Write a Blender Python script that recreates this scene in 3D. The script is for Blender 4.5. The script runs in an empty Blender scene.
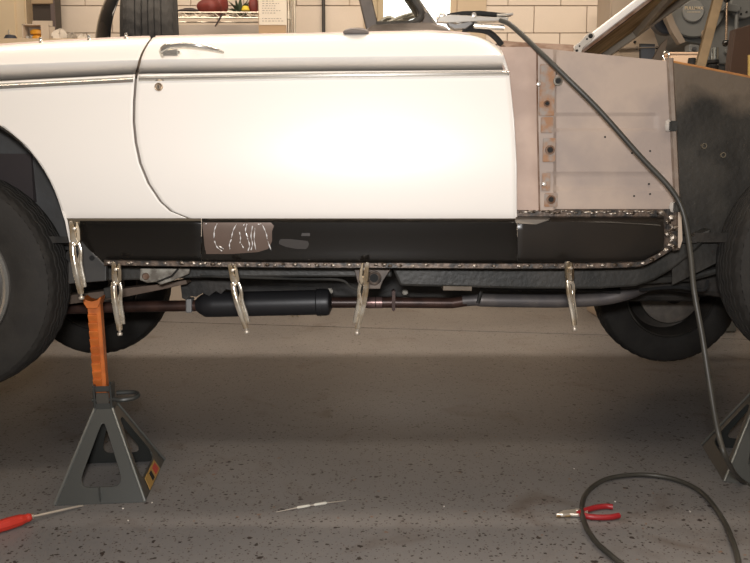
import bpy, bmesh, math, random
from mathutils import Vector, Matrix
random.seed(7)
SC = bpy.context.scene
COL = SC.collection
# ---------------------------------------------------------------- camera, world, light, exposure
F = 790.0; CX = 375.0; CY = 281.5
CAM = Vector((0.0, -2.35, 1.0)); PITCH = math.atan(103.5 / F)
cd = bpy.data.cameras.new('camera'); cam = bpy.data.objects.new('camera', cd); COL.objects.link(cam)
cam.location = CAM; cam.rotation_euler = (math.pi / 2 - PITCH, 0, 0)
cd.sensor_width = 36.0; cd.lens = F / 750 * 36.0; cd.clip_start = 0.02
SC.camera = cam
SC.view_settings.view_transform = 'Standard'
SC.view_settings.look = 'None'
SC.view_settings.exposure = 0.0
SC.view_settings.gamma = 1.0
SC.view_settings.use_curve_mapping = False
w = bpy.data.worlds.new('world'); SC.world = w; w.use_nodes = True
w.node_tree.nodes['Background'].inputs[0].default_value = (0.9, 0.92, 1.0, 1)
w.node_tree.nodes['Background'].inputs[1].default_value = 0.3

def area(name, loc, target, sx, sy, power, col):
    l = bpy.data.lights.new(name, 'AREA'); l.shape = 'RECTANGLE'; l.size = sx; l.size_y = sy
    l.energy = power; l.color = col
    o = bpy.data.objects.new(name, l); COL.objects.link(o); o.location = loc
    d = Vector(target) - Vector(loc); o.rotation_euler = d.to_track_quat('-Z', 'Y').to_euler()
    return o
WARM = (1.0, 0.85, 0.68)
area('ceiling_light_front', (0.0, -1.9, 3.35), (0.0, -1.75, 0), 5.5, 0.35, 62, WARM)
area('ceiling_light_middle', (0.0, 0.75, 3.45), (0.0, 1.0, 0), 4.6, 0.35, 135, (1.0, 0.84, 0.68))
wl = area('added_wall_fill', (0.0, 2.95, 3.3), (0.0, 3.85, 1.9), 6.5, 0.2, 19, (1.0, 0.84, 0.68)); wl.data.spread = math.radians(110)  # added fill that brightens the back wall, no fixture seen there
flash = area('camera_flash', (-0.03, -2.42, 1.16), (0.0, 0.1, 0.85), 0.16, 0.09, 35, (1.0, 0.98, 0.97))
flash.data.spread = math.radians(150)

# ---------------------------------------------------------------- helpers
cp, sp = math.cos(PITCH), math.sin(PITCH)
def P(x, y, Y):
    "point of the depth plane Y that was measured at this spot of the photograph"
    u = (x - CX) / F; v = (CY - y) / F
    d = Vector((u, cp + v * sp, -sp + v * cp))
    return CAM + d * ((Y - CAM.y) / d.y)
def G(x, y, Z=0.0):
    u = (x - CX) / F; v = (CY - y) / F
    d = Vector((u, cp + v * sp, -sp + v * cp))
    return CAM + d * ((Z - CAM.z) / d.z)
def lerp(a, b, t): return a + (b - a) * t
def curve(pts):
    def f(x):
        if x <= pts[0][0]:
            (a, b), (c, d) = pts[0], pts[1]
            return b
        for (a, b), (c, d) in zip(pts, pts[1:]):
            if x <= c: return b + (d - b) * (x - a) / (c - a)
        return pts[-1][1]
    return f
def smooth_pts(pts, n=6, closed=False):
    pts = [Vector(p) for p in pts]; out = []; N = len(pts)
    rng = range(N) if closed else range(N - 1)
    for i in rng:
        p1 = pts[i]; p2 = pts[(i + 1) % N]
        p0 = pts[(i - 1) % N] if (closed or i > 0) else p1 * 2 - p2
        p3 = pts[(i + 2) % N] if (closed or i + 2 < N) else p2 * 2 - p1
        for k in range(n):
            t = k / n
            out.append(0.5 * ((2 * p1) + (-p0 + p2) * t + (2 * p0 - 5 * p1 + 4 * p2 - p3) * t * t + (-p0 + 3 * p1 - 3 * p2 + p3) * t ** 3))
    if not closed: out.append(pts[-1])
    return out

MATS = {}
def mat(name, c, rough=0.5, metal=0.0, c2=None, scale=8.0, amt=0.5, bump=0.0, bscale=60.0, coat=0.0, lo=0.4, hi=0.6, detail=6):
    if name in MATS: return MATS[name]
    m = bpy.data.materials.new(name); m.use_nodes = True; N = m.node_tree.nodes; L = m.node_tree.links
    b = N['Principled BSDF']; b.inputs['Base Color'].default_value = (*c, 1)
    b.inputs['Roughness'].default_value = rough; b.inputs['Metallic'].default_value = metal
    b.inputs['Coat Weight'].default_value = coat
    tc = N.new('ShaderNodeTexCoord')
    if c2:
        n = N.new('ShaderNodeTexNoise'); n.inputs['Scale'].default_value = scale; n.inputs['Detail'].default_value = detail
        r = N.new('ShaderNodeValToRGB'); r.color_ramp.elements[0].position = lo; r.color_ramp.elements[1].position = hi
        cc = [c[i] * (1 - amt) + c2[i] * amt for i in range(3)]
        r.color_ramp.elements[0].color = (*c, 1); r.color_ramp.elements[1].color = (*cc, 1)
        L.new(tc.outputs['Object'], n.inputs['Vector']); L.new(n.outputs['Fac'], r.inputs['Fac']); L.new(r.outputs['Color'], b.inputs['Base Color'])
    if bump:
        n = N.new('ShaderNodeTexNoise'); n.inputs['Scale'].default_value = bscale; n.inputs['Detail'].default_value = 4
        bp = N.new('ShaderNodeBump'); bp.inputs['Strength'].default_value = bump; bp.inputs['Distance'].default_value = 0.004
        L.new(tc.outputs['Object'], n.inputs['Vector']); L.new(n.outputs['Fac'], bp.inputs['Height']); L.new(bp.outputs['Normal'], b.inputs['Normal'])
    MATS[name] = m; return m
def emat(name, c, s):
    m = bpy.data.materials.new(name); m.use_nodes = True; b = m.node_tree.nodes['Principled BSDF']
    b.inputs['Base Color'].default_value = (*c, 1); b.inputs['Emission Color'].default_value = (*c, 1); b.inputs['Emission Strength'].default_value = s
    return m

class MB:
    def __init__(s): s.v = []; s.f = []
    def add(s, vs, fs):
        o = len(s.v); s.v += [Vector(v) for v in vs]; s.f += [tuple(i + o for i in f) for f in fs]; return s
    def grid(s, rows, close_u=False, close_v=False, flip=False):
        R = len(rows); C = len(rows[0]); fs = []
        for i in range(R if close_v else R - 1):
            for j in range(C if close_u else C - 1):
                a = i * C + j; b = i * C + (j + 1) % C; c = ((i + 1) % R) * C + (j + 1) % C; d = ((i + 1) % R) * C + j
                fs.append((a, d, c, b) if flip else (a, b, c, d))
        return s.add([p for r in rows for p in r], fs)
    def box(s, c, size, rot=None, bev=0.0):
        c = Vector(c); hx, hy, hz = [q / 2 for q in size]
        if bev <= 0:
            vs = [Vector((x, y, z)) for z in (-hz, hz) for x, y in ((-hx, -hy), (hx, -hy), (hx, hy), (-hx, hy))]
            fs = [(3, 2, 1, 0), (4, 5, 6, 7), (0, 1, 5, 4), (1, 2, 6, 5), (2, 3, 7, 6), (3, 0, 4, 7)]
        else:
            bm = bmesh.new(); bmesh.ops.create_cube(bm, size=1.0)
            for v in bm.verts: v.co = Vector((v.co.x * size[0], v.co.y * size[1], v.co.z * size[2]))
            bmesh.ops.bevel(bm, geom=bm.edges[:], offset=bev, segments=2, affect='EDGES')
            bm.verts.index_update(); vs = [v.co.copy() for v in bm.verts]; fs = [tuple(v.index for v in f.verts) for f in bm.faces]; bm.free()
        if rot is not None: vs = [rot @ v for v in vs]
        return s.add([v + c for v in vs], fs)
    def prism(s, poly, d, flip=False):
        "solid: polygon (list of Vectors) pushed by vector d"
        n = len(poly); d = Vector(d); vs = list(poly) + [Vector(p) + d for p in poly]
        fs = [tuple(range(n)), tuple(range(2 * n - 1, n - 1, -1))] + [(i, i + n, (i + 1) % n + n, (i + 1) % n) for i in range(n)]
        return s.add(vs, fs)
    def ring(s, outer, inner, d):
        "solid frame between two loops of equal length"
        n = len(outer); d = Vector(d)
        vs = list(outer) + list(inner) + [Vector(p) + d for p in outer] + [Vector(p) + d for p in inner]; fs = []
        for i in range(n):
            j = (i + 1) % n
            fs += [(i, j, n + j, n + i), (2 * n + i, 3 * n + i, 3 * n + j, 2 * n + j), (i, 2 * n + i, 2 * n + j, j), (n + i, n + j, 3 * n + j, 3 * n + i)]
        return s.add(vs, fs)
    def tube(s, pts, r, n=10, caps=True, sx=1.0, ref=(0, 0, 1)):
        pts = [Vector(p) for p in pts]; rs = r if isinstance(r, (list, tuple)) else [r] * len(pts); rows = []
        pn = None
        for i, p in enumerate(pts):
            t = (pts[min(i + 1, len(pts) - 1)] - pts[max(i - 1, 0)]).normalized()
            if pn is None:
                q = Vector(ref) if abs(t.dot(Vector(ref))) < 0.95 else Vector((1, 0, 0))
                a = t.cross(q).normalized()
            else:
                a = (pn - t * pn.dot(t)).normalized()
            pn = a; b = t.cross(a)
            rows.append([p + (a * math.cos(2 * math.pi * k / n) * sx + b * math.sin(2 * math.pi * k / n)) * rs[i] for k in range(n)])
        s.grid(rows, close_u=True)
        if caps:
            o = len(s.v); m = len(rows)
            s.f.append(tuple(o - m * n + k for k in range(n - 1, -1, -1))); s.f.append(tuple(o - n + k for k in range(n)))
        return s
    def lathe(s, prof, c, axis='Y', n=48, cap=False):
        "profile of (radius, offset along the axis)"
        c = Vector(c); rows = []
        for r, h in prof:
            row = []
            for k in range(n):
                a = 2 * math.pi * k / n; x, y = r * math.cos(a), r * math.sin(a)
                row.append(c + {'Y': Vector((x, h, y)), 'Z': Vector((x, y, h)), 'X': Vector((h, x, y))}[axis])
            rows.append(row)
        return s.grid(rows, close_u=True, flip=True)
    def build(s, name, m, parent=None, smooth=False, bevel=0.0, solid=0.0, offset=0.0, label=None, kind=None, recalc=True, M=None):
        me = bpy.data.meshes.new(name)
        bm = bmesh.new(); vs = [bm.verts.new(v) for v in s.v]
        for f in s.f:
            try: bm.faces.new([vs[i] for i in f])
            except ValueError: pass
        bmesh.ops.remove_doubles(bm, verts=bm.verts[:], dist=1e-6)
        if recalc: bmesh.ops.recalc_face_normals(bm, faces=bm.faces[:])
        if smooth:
            for f in bm.faces: f.smooth = True
        bm.to_mesh(me); bm.free()
        o = bpy.data.objects.new(name, me); COL.objects.link(o)
        me.materials.append(m)
        if M is not None: o.matrix_world = M
        if solid:
            q = o.modifiers.new('solid', 'SOLIDIFY'); q.thickness = solid; q.offset = offset
        if bevel:
            q = o.modifiers.new('bevel', 'BEVEL'); q.width = bevel; q.segments = 2; q.limit_method = 'ANGLE'
        if smooth:
            q = o.modifiers.new('wn', 'WEIGHTED_NORMAL'); q.keep_sharp = True
            try:
                me.set_sharp_from_angle(angle=math.radians(40))
            except Exception: pass
        if parent is not None: setp(o, parent)
        if label: o['label'] = label
        if kind: o['kind'] = kind
        return o
def worldm(o):
    m = o.matrix_local.copy()
    return worldm(o.parent) @ o.matrix_parent_inverse @ o.matrix_basis if o.parent else o.matrix_basis.copy()
def setp(o, parent):
    o.parent = parent; o.matrix_parent_inverse = worldm(parent).inverted()
def tag(o, label, cat, group=None):
    o['label'] = label; o['category'] = cat
    if group: o['group'] = group
    return o
def empty(name, loc, label, cat, group=None, rz=0):
    o = bpy.data.objects.new(name, None); COL.objects.link(o); o.location = loc; o.rotation_euler = (0, 0, rz); o.empty_display_size = 0.1
    return tag(o, label, cat, group)
def struct(o): o['kind'] = 'structure'; return o
def copy_tree(o, parent=None):
    c = o.copy(); COL.objects.link(c)
    if parent is not None: c.parent = parent
    for ch in list(o.children): copy_tree(ch, c)
    return c

# ---------------------------------------------------------------- materials
WHITE = mat('white_enamel', (0.86, 0.82, 0.77), 0.35, 0, coat=0.3)
CHROME = mat('chrome', (0.88, 0.86, 0.80), 0.16, 0.85)
CLAMP = mat('plier_nickel', (0.85, 0.80, 0.70), 0.16, 0.8, c2=(0.40, 0.28, 0.14), scale=18, amt=0.8, bump=0.3, bscale=30)
BLACKP = mat('black_primer_gloss', (0.008, 0.007, 0.006), 0.22, 0, bump=0.06, bscale=5)
RUBBER = mat('tyre_rubber', (0.016, 0.014, 0.012), 0.8, 0, c2=(0.028, 0.025, 0.021), scale=14, bump=0.3, bscale=120)
UNDER = mat('undercoat', (0.010, 0.009, 0.008), 0.6, 0, c2=(0.035, 0.03, 0.025), scale=9, amt=0.8, bump=0.6, bscale=50)
RAIL = mat('frame_rail_paint', (0.018, 0.018, 0.016), 0.5, 0, c2=(0.05, 0.046, 0.04), scale=6, amt=0.7, bump=0.4, bscale=70)
PRIMER = mat('dusty_primer', (0.43, 0.34, 0.28), 0.6, 0, c2=(0.32, 0.26, 0.23), scale=5, amt=0.9, bump=0.15, bscale=80)
RUST = mat('rust', (0.13, 0.065, 0.035), 0.85, 0, c2=(0.22, 0.15, 0.11), scale=22, amt=1.0, bump=0.6, bscale=90)
WELD = mat('weld_metal', (0.50, 0.44, 0.38), 0.33, 0.8, c2=(0.08, 0.06, 0.045), scale=60, amt=1.0, bump=0.6, bscale=150)
HEAT = mat('heat_marked_flange', (0.035, 0.032, 0.03), 0.45, 0.3, c2=(0.14, 0.10, 0.075), scale=35, amt=0.9, bump=0.5, bscale=100)
PIPE = mat('rusty_pipe', (0.035, 0.018, 0.014), 0.38, 0.3, c2=(0.08, 0.04, 0.03), scale=15, amt=0.8)
MUFF = mat('muffler_paint', (0.022, 0.022, 0.024), 0.42, 0.2, bump=0.1, bscale=20)
STANDM = mat('stand_paint', (0.055, 0.058, 0.055), 0.36, 0.35, bump=0.08, bscale=60)
ORANGE = mat('orange_paint', (0.62, 0.17, 0.03), 0.45, 0.1, c2=(0.40, 0.10, 0.02), scale=18, amt=0.8, bump=0.2, bscale=70)
GREYB = mat('galvanised_bracket', (0.36, 0.34, 0.29), 0.6, 0.2, c2=(0.12, 0.10, 0.08), scale=25, amt=0.9, bump=0.4)
REDP = mat('red_plastic', (0.50, 0.035, 0.02), 0.4, 0)
REDD = mat('dark_red_dip', (0.30, 0.014, 0.018), 0.4, 0)
STEEL = mat('tool_steel', (0.60, 0.54, 0.46), 0.35, 0.6)
CABLE = mat('cable_rubber', (0.038, 0.036, 0.03), 0.45, 0, c2=(0.06, 0.056, 0.046), scale=12)
DARKM = mat('dark_frame', (0.085, 0.068, 0.055), 0.5, 0.1, c2=(0.15, 0.12, 0.10), scale=16)
BLACK = mat('black', (0.008, 0.008, 0.008), 0.8)
GLBLACK = mat('gloss_black', (0.01, 0.01, 0.01), 0.1, 0, coat=1.0)

# ---------------------------------------------------------------- room
YW = 3.85; XR = 6.0; YF = -5.0; H = 3.6
def floor_mat():
    m = bpy.data.materials.new('flecked_floor_paint'); m.use_nodes = True; N = m.node_tree.nodes; L = m.node_tree.links
    b = N['Principled BSDF']; b.inputs['Roughness'].default_value = 0.42
    tc = N.new('ShaderNodeTexCoord')
    def noise(s, d=5, dist=0.0):
        n = N.new('ShaderNodeTexNoise'); n.inputs['Scale'].default_value = s; n.inputs['Detail'].default_value = d; n.inputs['Distortion'].default_value = dist
        L.new(tc.outputs['Object'], n.inputs['Vector']); return n.outputs['Fac']
    def ramp(src, stops):
        r = N.new('ShaderNodeValToRGB'); e = r.color_ramp.elements
        while len(e) < len(stops): e.new(0.5)
        for q, (p, c) in zip(e, stops): q.position = p; q.color = (*c, 1)
        L.new(src, r.inputs['Fac']); return r.outputs['Color']
    def mix(a, bb, fac, mode='MIX'):
        x = N.new('ShaderNodeMixRGB'); x.blend_type = mode
        if isinstance(fac, float): x.inputs[0].default_value = fac
        else: L.new(fac, x.inputs[0])
        L.new(a, x.inputs[1]); L.new(bb, x.inputs[2]); return x.outputs[0]
    base = ramp(noise(1.6), [(0.35, (0.172, 0.165, 0.162)), (0.65, (0.212, 0.201, 0.193))])
    stain = ramp(noise(3.3, 8, 1.0), [(0.58, (1, 1, 1)), (0.74, (0.50, 0.38, 0.30))])
    base = mix(base, stain, 0.6, 'MULTIPLY')
    def flecks(scale, thr, keep, colr, bs, seed):
        mp = N.new('ShaderNodeMapping'); mp.inputs['Location'].default_value = (seed, seed * 2, 0)
        L.new(tc.outputs['Object'], mp.inputs['Vector'])
        dn = N.new('ShaderNodeTexNoise'); dn.inputs['Scale'].default_value = scale * 1.4; L.new(mp.outputs[0], dn.inputs['Vector'])
        ad = N.new('ShaderNodeVectorMath'); ad.operation = 'MULTIPLY_ADD'; ad.inputs[1].default_value = (0.9 / scale,) * 3
        L.new(dn.outputs['Color'], ad.inputs[0]); L.new(mp.outputs[0], ad.inputs[2])
        v = N.new('ShaderNodeTexVoronoi'); v.inputs['Scale'].default_value = scale; L.new(ad.outputs[0], v.inputs['Vector'])
        se = N.new('ShaderNodeSeparateColor'); L.new(v.outputs['Color'], se.inputs[0])
        k = N.new('ShaderNodeMath'); k.operation = 'LESS_THAN'; k.inputs[1].default_value = keep; L.new(se.outputs[0], k.inputs[0])
        th = N.new('ShaderNodeMath'); th.operation = 'MULTIPLY'; th.inputs[1].default_value = thr; L.new(se.outputs[1], th.inputs[0])
        t = N.new('ShaderNodeMath'); t.operation = 'LESS_THAN'; L.new(v.outputs['Distance'], t.inputs[0]); L.new(th.outputs[0], t.inputs[1])
        a = N.new('ShaderNodeMath'); a.operation = 'MULTIPLY'; L.new(k.outputs[0], a.inputs[0]); L.new(t.outputs[0], a.inputs[1])
        col = N.new('ShaderNodeRGB'); col.outputs[0].default_value = (*colr, 1)
        return mix(bs, col.outputs[0], a.outputs[0])
    base = flecks(75, 0.40, 0.40, (0.05, 0.04, 0.034), base, 0.3)
    base = flecks(130, 0.42, 0.5, (0.09, 0.07, 0.06), base, 3.7)
    base = flecks(42, 0.36, 0.16, (0.04, 0.03, 0.026), base, 5.7)
    base = flecks(50, 0.30, 0.05, (0.22, 0.13, 0.08), base, 8.1)
    L.new(base, b.inputs['Base Color'])
    bp = N.new('ShaderNodeBump'); bp.inputs['Strength'].default_value = 0.2; bp.inputs['Distance'].default_value = 0.003
    L.new(noise(25), bp.inputs['Height']); L.new(bp.outputs[0], b.inputs['Normal'])
    return m
FLOOR = floor_mat()
# floor: two slabs with an open expansion joint between them
jl = G(-900, 309); jr = G(1500, 355)
jl = Vector((-XR, G(0, 305).y + 0.25, 0)); 
ja = G(335, 314); jb = G(600, 325); k = (jb.y - ja.y) / (jb.x - ja.x)
yl = ja.y + k * (-XR - ja.x); yr = ja.y + k * (XR - ja.x)
yl = min(yl, YW - 0.02); 
m = MB(); g = 0.010
m.prism([Vector((-XR, YF, 0)), Vector((XR, YF, 0)), Vector((XR, yr - g, 0)), Vector((-XR, yl - g, 0))], (0, 0, -0.1))
m.prism([Vector((-XR, yl + g, 0)), Vector((XR, yr + g, 0)), Vector((XR, YW + 0.3, 0)), Vector((-XR, YW + 0.3, 0))], (0, 0, -0.1))
m.prism([Vector((-XR, YF, -0.03)), Vector((XR, YF, -0.03)), Vector((XR, YW + .3, -0.03)), Vector((-XR, YW + .3, -0.03))], (0, 0, -0.05))
struct(m.build('floor', FLOOR))
WALLP = mat('cream_wall_paint', (0.74, 0.64, 0.53), 0.65, 0, c2=(0.70, 0.60, 0.49), scale=2, amt=0.8, bump=0.25, bscale=90)
MORT = mat('painted_mortar', (0.66, 0.54, 0.41), 0.8)
WX0, WX1, WZ0, WZ1 = P(377, 20, YW).x, P(457, 20, YW).x, 1.75, 2.75     # window opening
wb = MB()
wb.box(((-XR + WX0) / 2, YW + 0.13, H / 2), (WX0 + XR, 0.2, H)); wb.box(((XR + WX1) / 2, YW + 0.13, H / 2), (XR - WX1, 0.2, H))
wb.box(((WX0 + WX1) / 2, YW + 0.13, WZ0 / 2), (WX1 - WX0, 0.2, WZ0)); wb.box(((WX0 + WX1) / 2, YW + 0.13, (WZ1 + H) / 2), (WX1 - WX0, 0.2, H - WZ1))
wall = struct(wb.build('wall_back', MORT))
bw, bh = 0.4, 0.2
bmesh_block = None; rest = MB(); z0 = P(530, 33, YW).z; nz = int(z0 / bh); zoff = z0 - nz * bh; xj = P(534, 20, YW).x
row = -1
while zoff + row * bh < H:
    zb = zoff + row * bh; zt = zb + bh; zb = max(zb, 0)
    zt = min(zt, H)
    par = (round((zoff + row * bh - z0) / bh)) % 2
    i0 = int((-XR - xj) / bw) - 2
    for i in range(i0, i0 + 34):
        x0 = xj + i * bw + (0.2 if par else 0); x1 = x0 + bw
        x0c, x1c = max(x0, -XR), min(x1, XR)
        segs = [(x0c, x1c)]
        if zt > WZ0 and zb < WZ1:
            segs = [s for s in ((x0c, min(x1c, WX0 - 0.01)), (max(x0c, WX1 + 0.01), x1c))]
        for (a, b) in segs:
            if b - a < 0.03 or zt - zb < 0.03: continue
            full = abs(b - a - bw) < 1e-4 and abs(zt - zb - bh) < 1e-4
            c = ((a + b) / 2, YW + 0.018 + random.uniform(-.0015, .0015), (zb + zt) / 2)
            if 1.55 < (zb + zt) / 2 < 2.75 and abs((a + b) / 2) < 3.4:
                if full and bmesh_block:
                    o = bpy.data.objects.new('block', bmesh_block); COL.objects.link(o); o.location = c; setp(o, wall)
                else:
                    q = MB(); q.box((0, 0, 0), (b - a - 0.006, 0.036, zt - zb - 0.006), bev=0.002)
                    o = q.build('block', WALLP, M=Matrix.Translation(c)); setp(o, wall)
                    if full: bmesh_block = o.data
            else: rest.box(c, (b - a - 0.009, 0.034, zt - zb - 0.009))
    row += 1
rest.build('blockwork', WALLP, wall, kind='stuff')
struct(MB().box((-XR - 0.05, (YF + YW) / 2, H / 2), (0.1, YW - YF, H)).build('wall_left', WALLP))
struct(MB().box((XR + 0.05, (YF + YW) / 2, H / 2), (0.1, YW - YF, H)).build('wall_right', WALLP))
struct(MB().box((0, YF - 0.05, H / 2), (2 * XR + .2, 0.1, H)).build('wall_front', mat('grey_garage_wall', (0.34, 0.32, 0.30), 0.6)))
struct(MB().box((0, (YF + YW) / 2, H + 0.05), (2 * XR + .2, YW - YF + .6, 0.1)).build('ceiling', mat('ceiling_tile', (0.62, 0.58, 0.52), 0.8)))
# window in the back wall
TAN = mat('tan_window_frame', (0.56, 0.44, 0.30), 0.6)
xa, xb = WX0, WX1
fr = MB(); fw = 0.05
def rect(x0, x1, z0, z1, y): return [Vector((x0, y, z0)), Vector((x1, y, z0)), Vector((x1, y, z1)), Vector((x0, y, z1))]
fr.ring(rect(xa, xb, WZ0, WZ1, YW), rect(xa + fw, xb - fw, WZ0 + fw, WZ1 - fw, YW), (0, 0.1, 0))
fr.ring(rect(xa - .10, xb + .22, WZ0 - .08, WZ1 + .1, YW - .02), rect(xa, xb, WZ0, WZ1, YW - .02), (0, 0.018, 0))
win = struct(fr.build('window_1', TAN, bevel=0.004))
MB().box(((xa + xb) / 2, YW + 0.06, (WZ0 + WZ1) / 2), (xb - xa - 2 * fw, 0.01, WZ1 - WZ0 - 2 * fw)).build('pane', emat('daylit_frosted_glass', (0.93, 0.97, 1.0), 2.2), win)

# ---------------------------------------------------------------- the car
car = empty('car', (0.0, 0.85, 0.13), 'white two-door convertible raised on jack stands with its front fender removed', 'car')
top = curve([(-420, 60), (-200, 52), (0, 46), (60, 42), (135, 38.5), (200, 37), (330, 34.5), (430, 32.5), (458, 33.5), (475, 36), (488, 41), (500, 48.5), (510, 53)])
cre = curve([(-420, 80), (-200, 73), (0, 65), (137, 60), (330, 57), (500, 55.5), (510, 58)])
drk = curve([(-420, 97), (-200, 90), (0, 81), (137, 74), (330, 71.5), (500, 70.5), (510, 70.5)])
trm = curve([(-420, 103), (-200, 96), (0, 86), (137, 79), (330, 75.3), (500, 73.3), (510, 73.2)])
PROF = []
for t, Y in ((-1.0, 0.12), (-0.02, 0.09), (0.0, 0.072), (0.04, 0.054), (0.10, 0.040), (0.25, 0.026), (0.45, 0.015), (0.7, 0.006), (0.9, 0.0), (0.99, -0.004)):
    PROF.append((lambda x, t=t: lerp(top(x), cre(x), t) if t >= 0 else top(x) + 12, Y))
for t, Y in ((0.06, -0.003), (0.2, 0.003), (0.4, 0.015), (0.55, 0.034), (0.7, 0.064), (0.85, 0.115), (1.0, 0.19)):
    PROF.append((lambda x, t=t: lerp(cre(x), drk(x), t), Y))
for t, Y in ((0.12, 0.040), (0.25, 0.004), (0.9, 0.0)):
    PROF.append((lambda x, t=t: lerp(drk(x), trm(x), t), Y))
for t, Y in ((0.03, -0.003), (0.15, -0.008), (0.3, -0.013), (0.45, -0.017), (0.6, -0.017), (0.75, -0.013), (0.88, -0.004), (0.95, 0.003), (1.0, 0.010)):
    PROF.append((lambda x, t=t: lerp(trm(x) + 2, 218.0, t), Y))
gapx = curve([(30, 156), (38, 152), (45, 147), (52, 143), (60, 140), (70, 137.3), (80, 136), (100, 134.5), (120, 134), (135, 135), (150, 137.3), (165, 141), (180, 147), (192, 153.5), (203, 162), (211, 171), (216, 181), (218, 188), (220, 196)])
def panel(xl, xr, cols, name, mt, prof=PROF, **kw):
    rows = []
    for yf, Y in prof:
        def solve(xf, x):
            for _ in range(6): x = xf(yf(x))
            return x
        a = solve(xl, 0.0); b = solve(xr, 200.0)
        rows.append([P(lerp(a, b, c / cols), yf(lerp(a, b, c / cols)), Y) for c in range(cols + 1)])
    return MB().grid(rows)
# rear quarter panel : arch centre x -57, y 268
def arch(y, s=1):
    a, b, cxx, cyy = 126, 150, -57, 258
    if y < cyy - b: return cxx
    return cxx + s * a * math.sqrt(max(0.0, 1 - ((y - cyy) / b) ** 2))
mbq = panel(lambda y: arch(y), lambda y: gapx(y) - 1.4, 60, '', WHITE)
q2 = panel(lambda y: -440 + max(0, y - 150) * 0.3, lambda y: arch(y, -1), 40, '', WHITE)
mbq.add(q2.v, q2.f)
quarter = mbq.build('quarter_panel', WHITE, car, smooth=True, solid=0.004)
# rolled lip of the arch, running on below the panel
lip = []
for k in range(41):
    a = math.radians(-8 + (180 + 16) * k / 40); lip.append(P(-57 + 126.5 * math.cos(a), 258 - 150 * math.sin(a), 0.004))
lip = [P(73.5, 251, 0.03), P(70.5, 242, 0.014), P(68, 230, 0.006), P(66.3, 221, 0.004)] + lip[5:]
MB().tube(lip, 0.004, 6).build('arch_lip', WHITE, car, smooth=True)
# door
fx = curve([(30, 497), (48, 499), (56, 502.5), (64, 505), (72, 507.5), (80, 508.5), (110, 512), (140, 514.3), (165, 515.3), (218, 515.5)])
door = panel(lambda y: gapx(y) + 1.4, lambda y: fx(y), 90, '', WHITE).build('door', WHITE, car, smooth=True, solid=0.006)
# folded front edge of the door and inner jamb plates behind the gaps
fe = [P(fx(y), y, Y) for y, Y in ((49, .06), (56, .0), (64, .02), (71, .03), (76, 0.0), (120, -.01), (165, -.01), (217, .01))]
MB().tube(fe, 0.0045, 6).build('door_edge', WHITE, door, smooth=True)
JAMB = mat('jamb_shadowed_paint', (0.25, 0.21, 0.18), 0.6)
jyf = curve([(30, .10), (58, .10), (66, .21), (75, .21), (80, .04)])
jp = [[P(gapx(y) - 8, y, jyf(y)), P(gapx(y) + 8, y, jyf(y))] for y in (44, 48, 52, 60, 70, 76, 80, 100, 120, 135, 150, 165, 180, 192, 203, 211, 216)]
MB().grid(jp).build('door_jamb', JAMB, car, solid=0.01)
# chrome side trim
def strip(x0, x1, dy, hw, Y, n=40):
    rows = []
    for i in range(n + 1):
        x = lerp(x0, x1, i / n); y = trm(x) + dy
        rows.append([P(x, y - hw, Y + .006), P(x, y - hw * .8, Y - .006), P(x, y - hw * .3, Y - .010), P(x, y + hw * .3, Y - .010), P(x, y + hw * .8, Y - .006), P(x, y + hw, Y + .006)])
    return MB().grid(rows)
strip(-430, 133, 0.3, 3.4, -0.003, 60).build('side_trim', CHROME, car, smooth=True)
strip(138.5, 509, 0.0, 2.9, -0.003, 60).build('side_trim', CHROME, door, smooth=True)
# belt moulding along the top edge
def belt(x0, x1):
    return MB().tube([P(x, top(x) - 0.2, 0.075) for x in [lerp(x0, x1, i / 40) for i in range(41)]], 0.006, 8)
belt(-420, 150).build('belt_moulding', mat('pink_white_belt', (0.74, 0.60, 0.53), 0.35), car, smooth=True)
belt(156, 470).build('belt_moulding', MATS['pink_white_belt'], door, smooth=True)
for x in (41, 89, 126, -30, -80):
    p = P(x, top(x) - 2.2, 0.07); MB().lathe([(0.0, .012), (.004, .010), (.0055, .004), (.004, 0), (.007, -.006), (0, -.006)], p, 'Z', 12).build('snap_stud', CHROME, car, smooth=True)
# door handle
hp = smooth_pts([P(163, 55, -.012), P(162, 51, -.03), P(166, 47, -.045), P(174, 45, -.052), P(186, 44.4, -.055), P(199, 45.6, -.052), P(212, 48.6, -.040), P(223, 52.5, -.012)], 5)
n = len(hp); hd = MB().tube(hp, [0.0088 if i < n * .7 else lerp(.0088, .004, (i - n * .7) / (n * .3)) for i in range(n)], 10)
hh = hd.build('door_handle', CHROME, door, smooth=True)
MB().box(P(171, 52.7, -.025), (0.054, 0.03, 0.020), bev=0.006).build('push_button', CHROME, door, smooth=True, label='square chrome push end of the handle')
rows = []
for i in range(17):
    a = math.pi * 2 * i / 16; rows.append(P(196 + 27 * math.cos(a), 53 + 7.5 * math.sin(a), 0.016))
MB().add([P(196, 53, 0.0)] + rows[:16], [(0, i + 1, (i + 1) % 16 + 1) for i in range(16)]).build('handle_recess', WHITE, door, smooth=True, solid=.003)
lk = P(158.8, 87, -.007)
MB().lathe([(0.0, -.006), (.006, -.006), (.008, -.004), (.011, -.006), (.0125, -.002), (.013, .006)], lk, 'Y', 24).build('door_lock', mat('lock_brass', (.62, .52, .42), .3, 1.0), door, smooth=True)
MB().box(lk + Vector((0, -.0065, 0)), (.0018, .002, .009)).build('keyhole', BLACK, door)

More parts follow.
